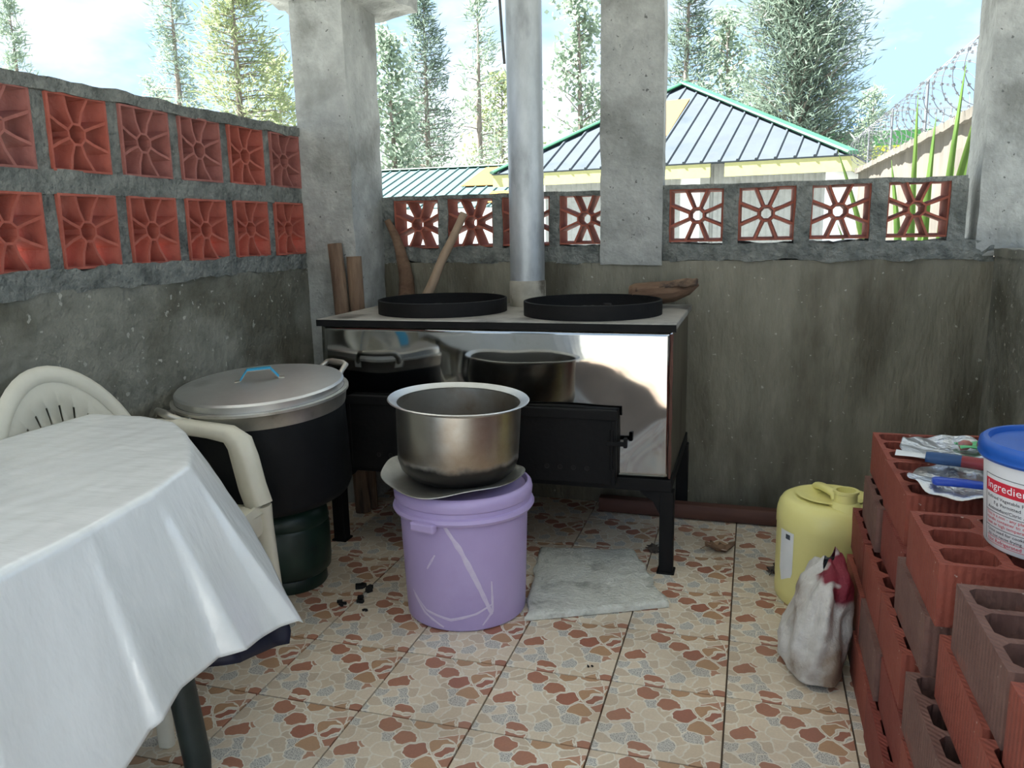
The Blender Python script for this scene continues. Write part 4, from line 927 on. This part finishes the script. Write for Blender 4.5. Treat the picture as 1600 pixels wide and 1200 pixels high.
MB().span((.2, .4, 0), (6.2, 4, 1.95)).build('wall', 'house_wall', h2)

fb = thing('painted_building', 'far building painted in green and yellow bands behind the razor wire', 'building', (5.4, 40, -.16))
MB().span((-3.2, 0, 0), (4.5, 6, 2.6)).build('wall', 'far_green', fb)
MB().span((-3.2, -.02, 2.6), (4.5, 6, 4.1)).build('wall_band', 'far_green', fb)
MB().span((-3.2, -.04, 3.55), (4.5, 0, 4.55)).build('wall_band', 'far_yellow', fb)
MB().span((-3.2, 0, 4.1), (4.5, 6, 5.18)).build('parapet', 'far_green', fb)
MB().span((-4.5, 7, 0), (8, 9, 5.9)).build('rear_wall', 'far_white', fb)
rl = MB().span((.1, .2, 6.0), (4.4, .28, 6.08)).build('railing', 'rail', fb)
for i in range(15): MB().span((.12+.3*i, .22, 5.1), (.16+.3*i, .26, 6.0)).build('railing_bar', 'rail', rl)
tk = thing('water_tank', 'ribbed blue water tank on the roof of the green and yellow building', 'tank', (4.45, 40.9, 5.02))
MB().lathe([(.0001, 0), (.54, 0)]+[(.54+(.03 if i % 2 else 0), .06+.065*i) for i in range(9)]+[(.5, .64), (.2, .74), (.0001, .76)], 32).build('tank_shell', 'tank_blue', tk, smooth=60)
MB().lathe([(.2, .73), (.2, .80), (.0001, .81)], 20).build('tank_cap', 'tank_blue', tk, smooth=60)

# boundary wall with razor wire
fe = thing('boundary_fence', 'weathered stone boundary wall sloping away on the right behind the pierced blocks', 'fence', (1.6, 4.4, -.16))
fme = MB()
N = 60
def fence_fn(u, v):
    y = 9.8*u; return (.03*nz((y*2, v*4, 0), 1, 4), y, 2.12*v+(.02*nz((y*3, 0, 0), 1, 2) if v > .9 else 0))
fme.grid(fence_fn, 80, 20).build('fence_face', 'fence_stone', fe, solid=.12)
link('fence_coping', rough_bar((-.12, 0, 2.09), (.12, 9.8, 2.16), .015, .12, 90), 'fence_stone', fe)
rz_ = thing('razor_wire', 'coil of razor wire running along the top of the boundary wall', 'wire', (1.6, 4.4, 2.02))
pts = []
for i in range(1300):
    t = i/1300; a = t*2*PI*26; pts.append((.24*math.cos(a), .2+9.5*t, .25+.24*math.sin(a)))
MB().tube(pts, .0035, 4).build('wire_coil', 'rust_wire', rz_)
bb = MB()
for i in range(0, 1300, 4):
    p = Vector(pts[i]); bb.box(p, (.022, .008, .022), Matrix.Rotation(i, 3, 'Y'))
tag(bb.build('razor_barbs', 'rust_wire', rz_), None, kind='stuff')
pst = MB()
for i in range(5): MB().tube([(0, .5+2.2*i, 0), (0, .5+2.2*i, .55)], .015, 6).build('wire_post', 'rust_wire', rz_)

# tall grass behind the right bay
gp = thing('tall_grass', 'clump of tall sword-shaped green grass behind the blocks by the right column', 'plant', (.80, 4.45, -.16))
blades = [(.02, .03, 1.95, .22, -.20, .05), (-.05, .0, 1.70, -.02, .02, .035), (.06, .05, 1.85, .10, .12, .04), (-.1, .02, 1.45, -.32, .0, .04), (.0, .1, 1.6, .05, .1, .05), (.09, .06, 1.55, .16, .0, .04),
          (-.02, .12, 1.4, -.12, .1, .045), (.04, .0, 1.3, .08, -.02, .045), (-.07, .08, 1.25, -.2, .05, .04), (.1, .1, 1.35, .05, .1, .05), (-.12, .1, 1.1, -.28, 0, .035), (.03, .12, 1.2, .2, .08, .045), (-.04, .06, 1.05, .05, .0, .05), (.07, .02, 1.0, -.1, 0, .05)]
for bx_, by_, h_, lx, ly, w_ in blades:
    h_ += .27; w_ *= 2.1
    def bfn(u, v):
        wd = w_*(.35+.65*math.sin(PI*min(1, .15+.85*u)))*(1-u)**.35*(v-.5)
        return (bx_+lx*u**2+wd*.9, by_+ly*u**2+abs(v-.5)*w_*.3+wd*.3, h_*u*(1-.0*u))
    MB().grid(bfn, 16, 2).build('grass_leaf', 'grass_blade', gp, smooth=80)

# ================================================================== OUTSIDE: TREES
def tree(name, label, loc, h, rad, kind, m, seed, n, group='trees beyond the houses', low=.18):
    rg = random.Random(seed); t = thing(name, label, 'tree', loc, 0, group)
    MB().tube([(0, 0, 0), (rg.uniform(-.1, .1), 0, h*.5), (rg.uniform(-.1, .1), 0, h*.98)], [h*.014+.03, h*.009+.02, .012], 8).build('trunk', 'trunk', t, smooth=60)
    fo = MB(); br_ = MB()
    nb = max(24, n//42)
    for i in range(nb):
        f = low+(1-low)*(i+rg.random())/nb
        z = h*f; a = rg.uniform(0, 2*PI)
        if kind == 'conifer': L = rad*(1-f)**.75*rg.uniform(.6, 1.15)+.12; rise, droop = .25, -.25
        elif kind == 'dense': L = rad*(math.sin(PI*min(1, .22+.78*f))**.6)*rg.uniform(.5, 1.1)+.15; rise, droop = .45, .0
        else: L = rad*(math.sin(PI*min(.97, .15+.8*f))**.7)*rg.uniform(.4, 1.1)+.15; rise, droop = .7, -.1
        d = Vector((math.cos(a), math.sin(a), 0)); tip = []
        for q in range(5):
            s_ = q/4; tip.append(Vector((0, 0, z))+d*L*s_+Vector((0, 0, L*(rise*s_+droop*s_*s_))))
        br_.tube(tip, [.03*h/10, .022*h/10, .016*h/10, .01*h/10, .004], 4, cap=False)
        for q in range(n//nb):
            s_ = rg.uniform(.15, 1.05)**.8; k = min(3, int(s_*4)); p = tip[k].lerp(tip[k+1], min(1, s_*4-k))
            sp = .10*L+.10
            p = p+Vector((rg.gauss(0, sp), rg.gauss(0, sp), rg.gauss(0, sp)))
            if kind == 'broad':
                dd = Vector((rg.gauss(0, 1), rg.gauss(0, 1), rg.gauss(0, .7))).normalized(); ln, wd = rg.uniform(.14, .28), rg.uniform(.05, .09)
            else:
                dd = (d*rg.uniform(.2, 1)+Vector((rg.gauss(0, .5), rg.gauss(0, .5), rg.uniform(-.2, .9)))).normalized(); ln, wd = (rg.uniform(.25, .5), rg.uniform(.018, .034)) if kind == 'conifer' else (rg.uniform(.2, .4), rg.uniform(.014, .026))
            sd_ = dd.cross(Vector((rg.gauss(0, 1), rg.gauss(0, 1), rg.gauss(0, 1)))).normalized()*wd
            o = len(fo.v); fo.v += [tuple(p-dd*ln*.1), tuple(p+dd*ln*.4+sd_), tuple(p+dd*ln), tuple(p+dd*ln*.4-sd_)]; fo.f.append((o, o+1, o+2, o+3))
    br_.build('branches', 'trunk', t)['kind'] = 'stuff'
    me = bpy.data.meshes.new('foliage'); me.from_pydata(fo.v, [], fo.f); link('foliage', me, m, t)['kind'] = 'stuff'
    return t
GZ = -.16
tree('conifer', 'small feathery conifer far left above the red pierced wall', (-31.63, 30, GZ), 11.6, 1.5, 'conifer', 'leaf_grey_green', 11, 3200)
tree('conifer', 'slim tall conifer left of the corner column', (-25.6, 33, GZ), 13.2, 2.1, 'conifer', 'leaf_grey_green', 12, 4200)
tree('conifer', 'broad yellowish conifer just left of the corner column', (-19.0, 28, GZ), 12.2, 3.1, 'conifer', 'leaf_yellow_green', 13, 7000)
tree('broadleaf_tree', 'low leafy tree at the left edge of the corner column', (-24.7, 40, GZ), 10.2, 1.9, 'broad', 'leaf_yellow_green', 14, 2600)
tree('broadleaf_tree', 'small bush above the far end of the red pierced wall', (-35.8, 44, GZ), 10.4, 2.0, 'broad', 'leaf_grey_green', 25, 2200)
tree('broadleaf_tree', 'leafy tree just right of the corner column', (-13.7, 30, GZ), 8.6, 1.3, 'broad', 'leaf_grey_green', 15, 3000)
tree('conifer', 'dense slender conifer between the corner column and the hanging wire', (-14.6, 36, GZ), 11.6, 2.1, 'conifer', 'leaf_deep', 16, 4600)
tree('conifer', 'sparse see-through conifer behind the hanging wire', (-10.6, 31.5, GZ), 10.4, 1.9, 'conifer', 'leaf_grey_green', 17, 1900)
tree('broadleaf_tree', 'rounded leafy tree low behind the green shed roof', (-18.96, 44, GZ), 8.2, 2.8, 'broad', 'leaf_deep', 18, 3400)
tree('broadleaf_tree', 'pale bushy tree beside the flue above the shed roof', (-12.9, 42, GZ), 9.0, 1.9, 'broad', 'leaf_yellow_green', 19, 2600)
tree('broadleaf_tree', 'loose leafy tree between the flue and the middle column', (-6.3, 30, GZ), 9.3, 1.5, 'broad', 'leaf_grey_green', 20, 2600)
tree('conifer', 'dark conifer right beside the middle column', (-2.78, 34, GZ), 11.8, 1.8, 'conifer', 'leaf_deep', 21, 4600)
tree('broadleaf_tree', 'leafy tree above the ridge of the hipped roof', (-1.4, 38, GZ), 10.0, 2.0, 'broad', 'leaf_grey_green', 22, 3600)
tree('casuarina', 'big dense feathery tree rising behind the right slope of the hipped roof', (1.08, 28, GZ), 10.6, 1.9, 'dense', 'leaf_deep', 23, 28000, low=.12)
tree('conifer', 'small drooping tree right of the big feathery tree', (4.0, 34, GZ), 6.0, 1.6, 'conifer', 'leaf_grey_green', 24, 1800)
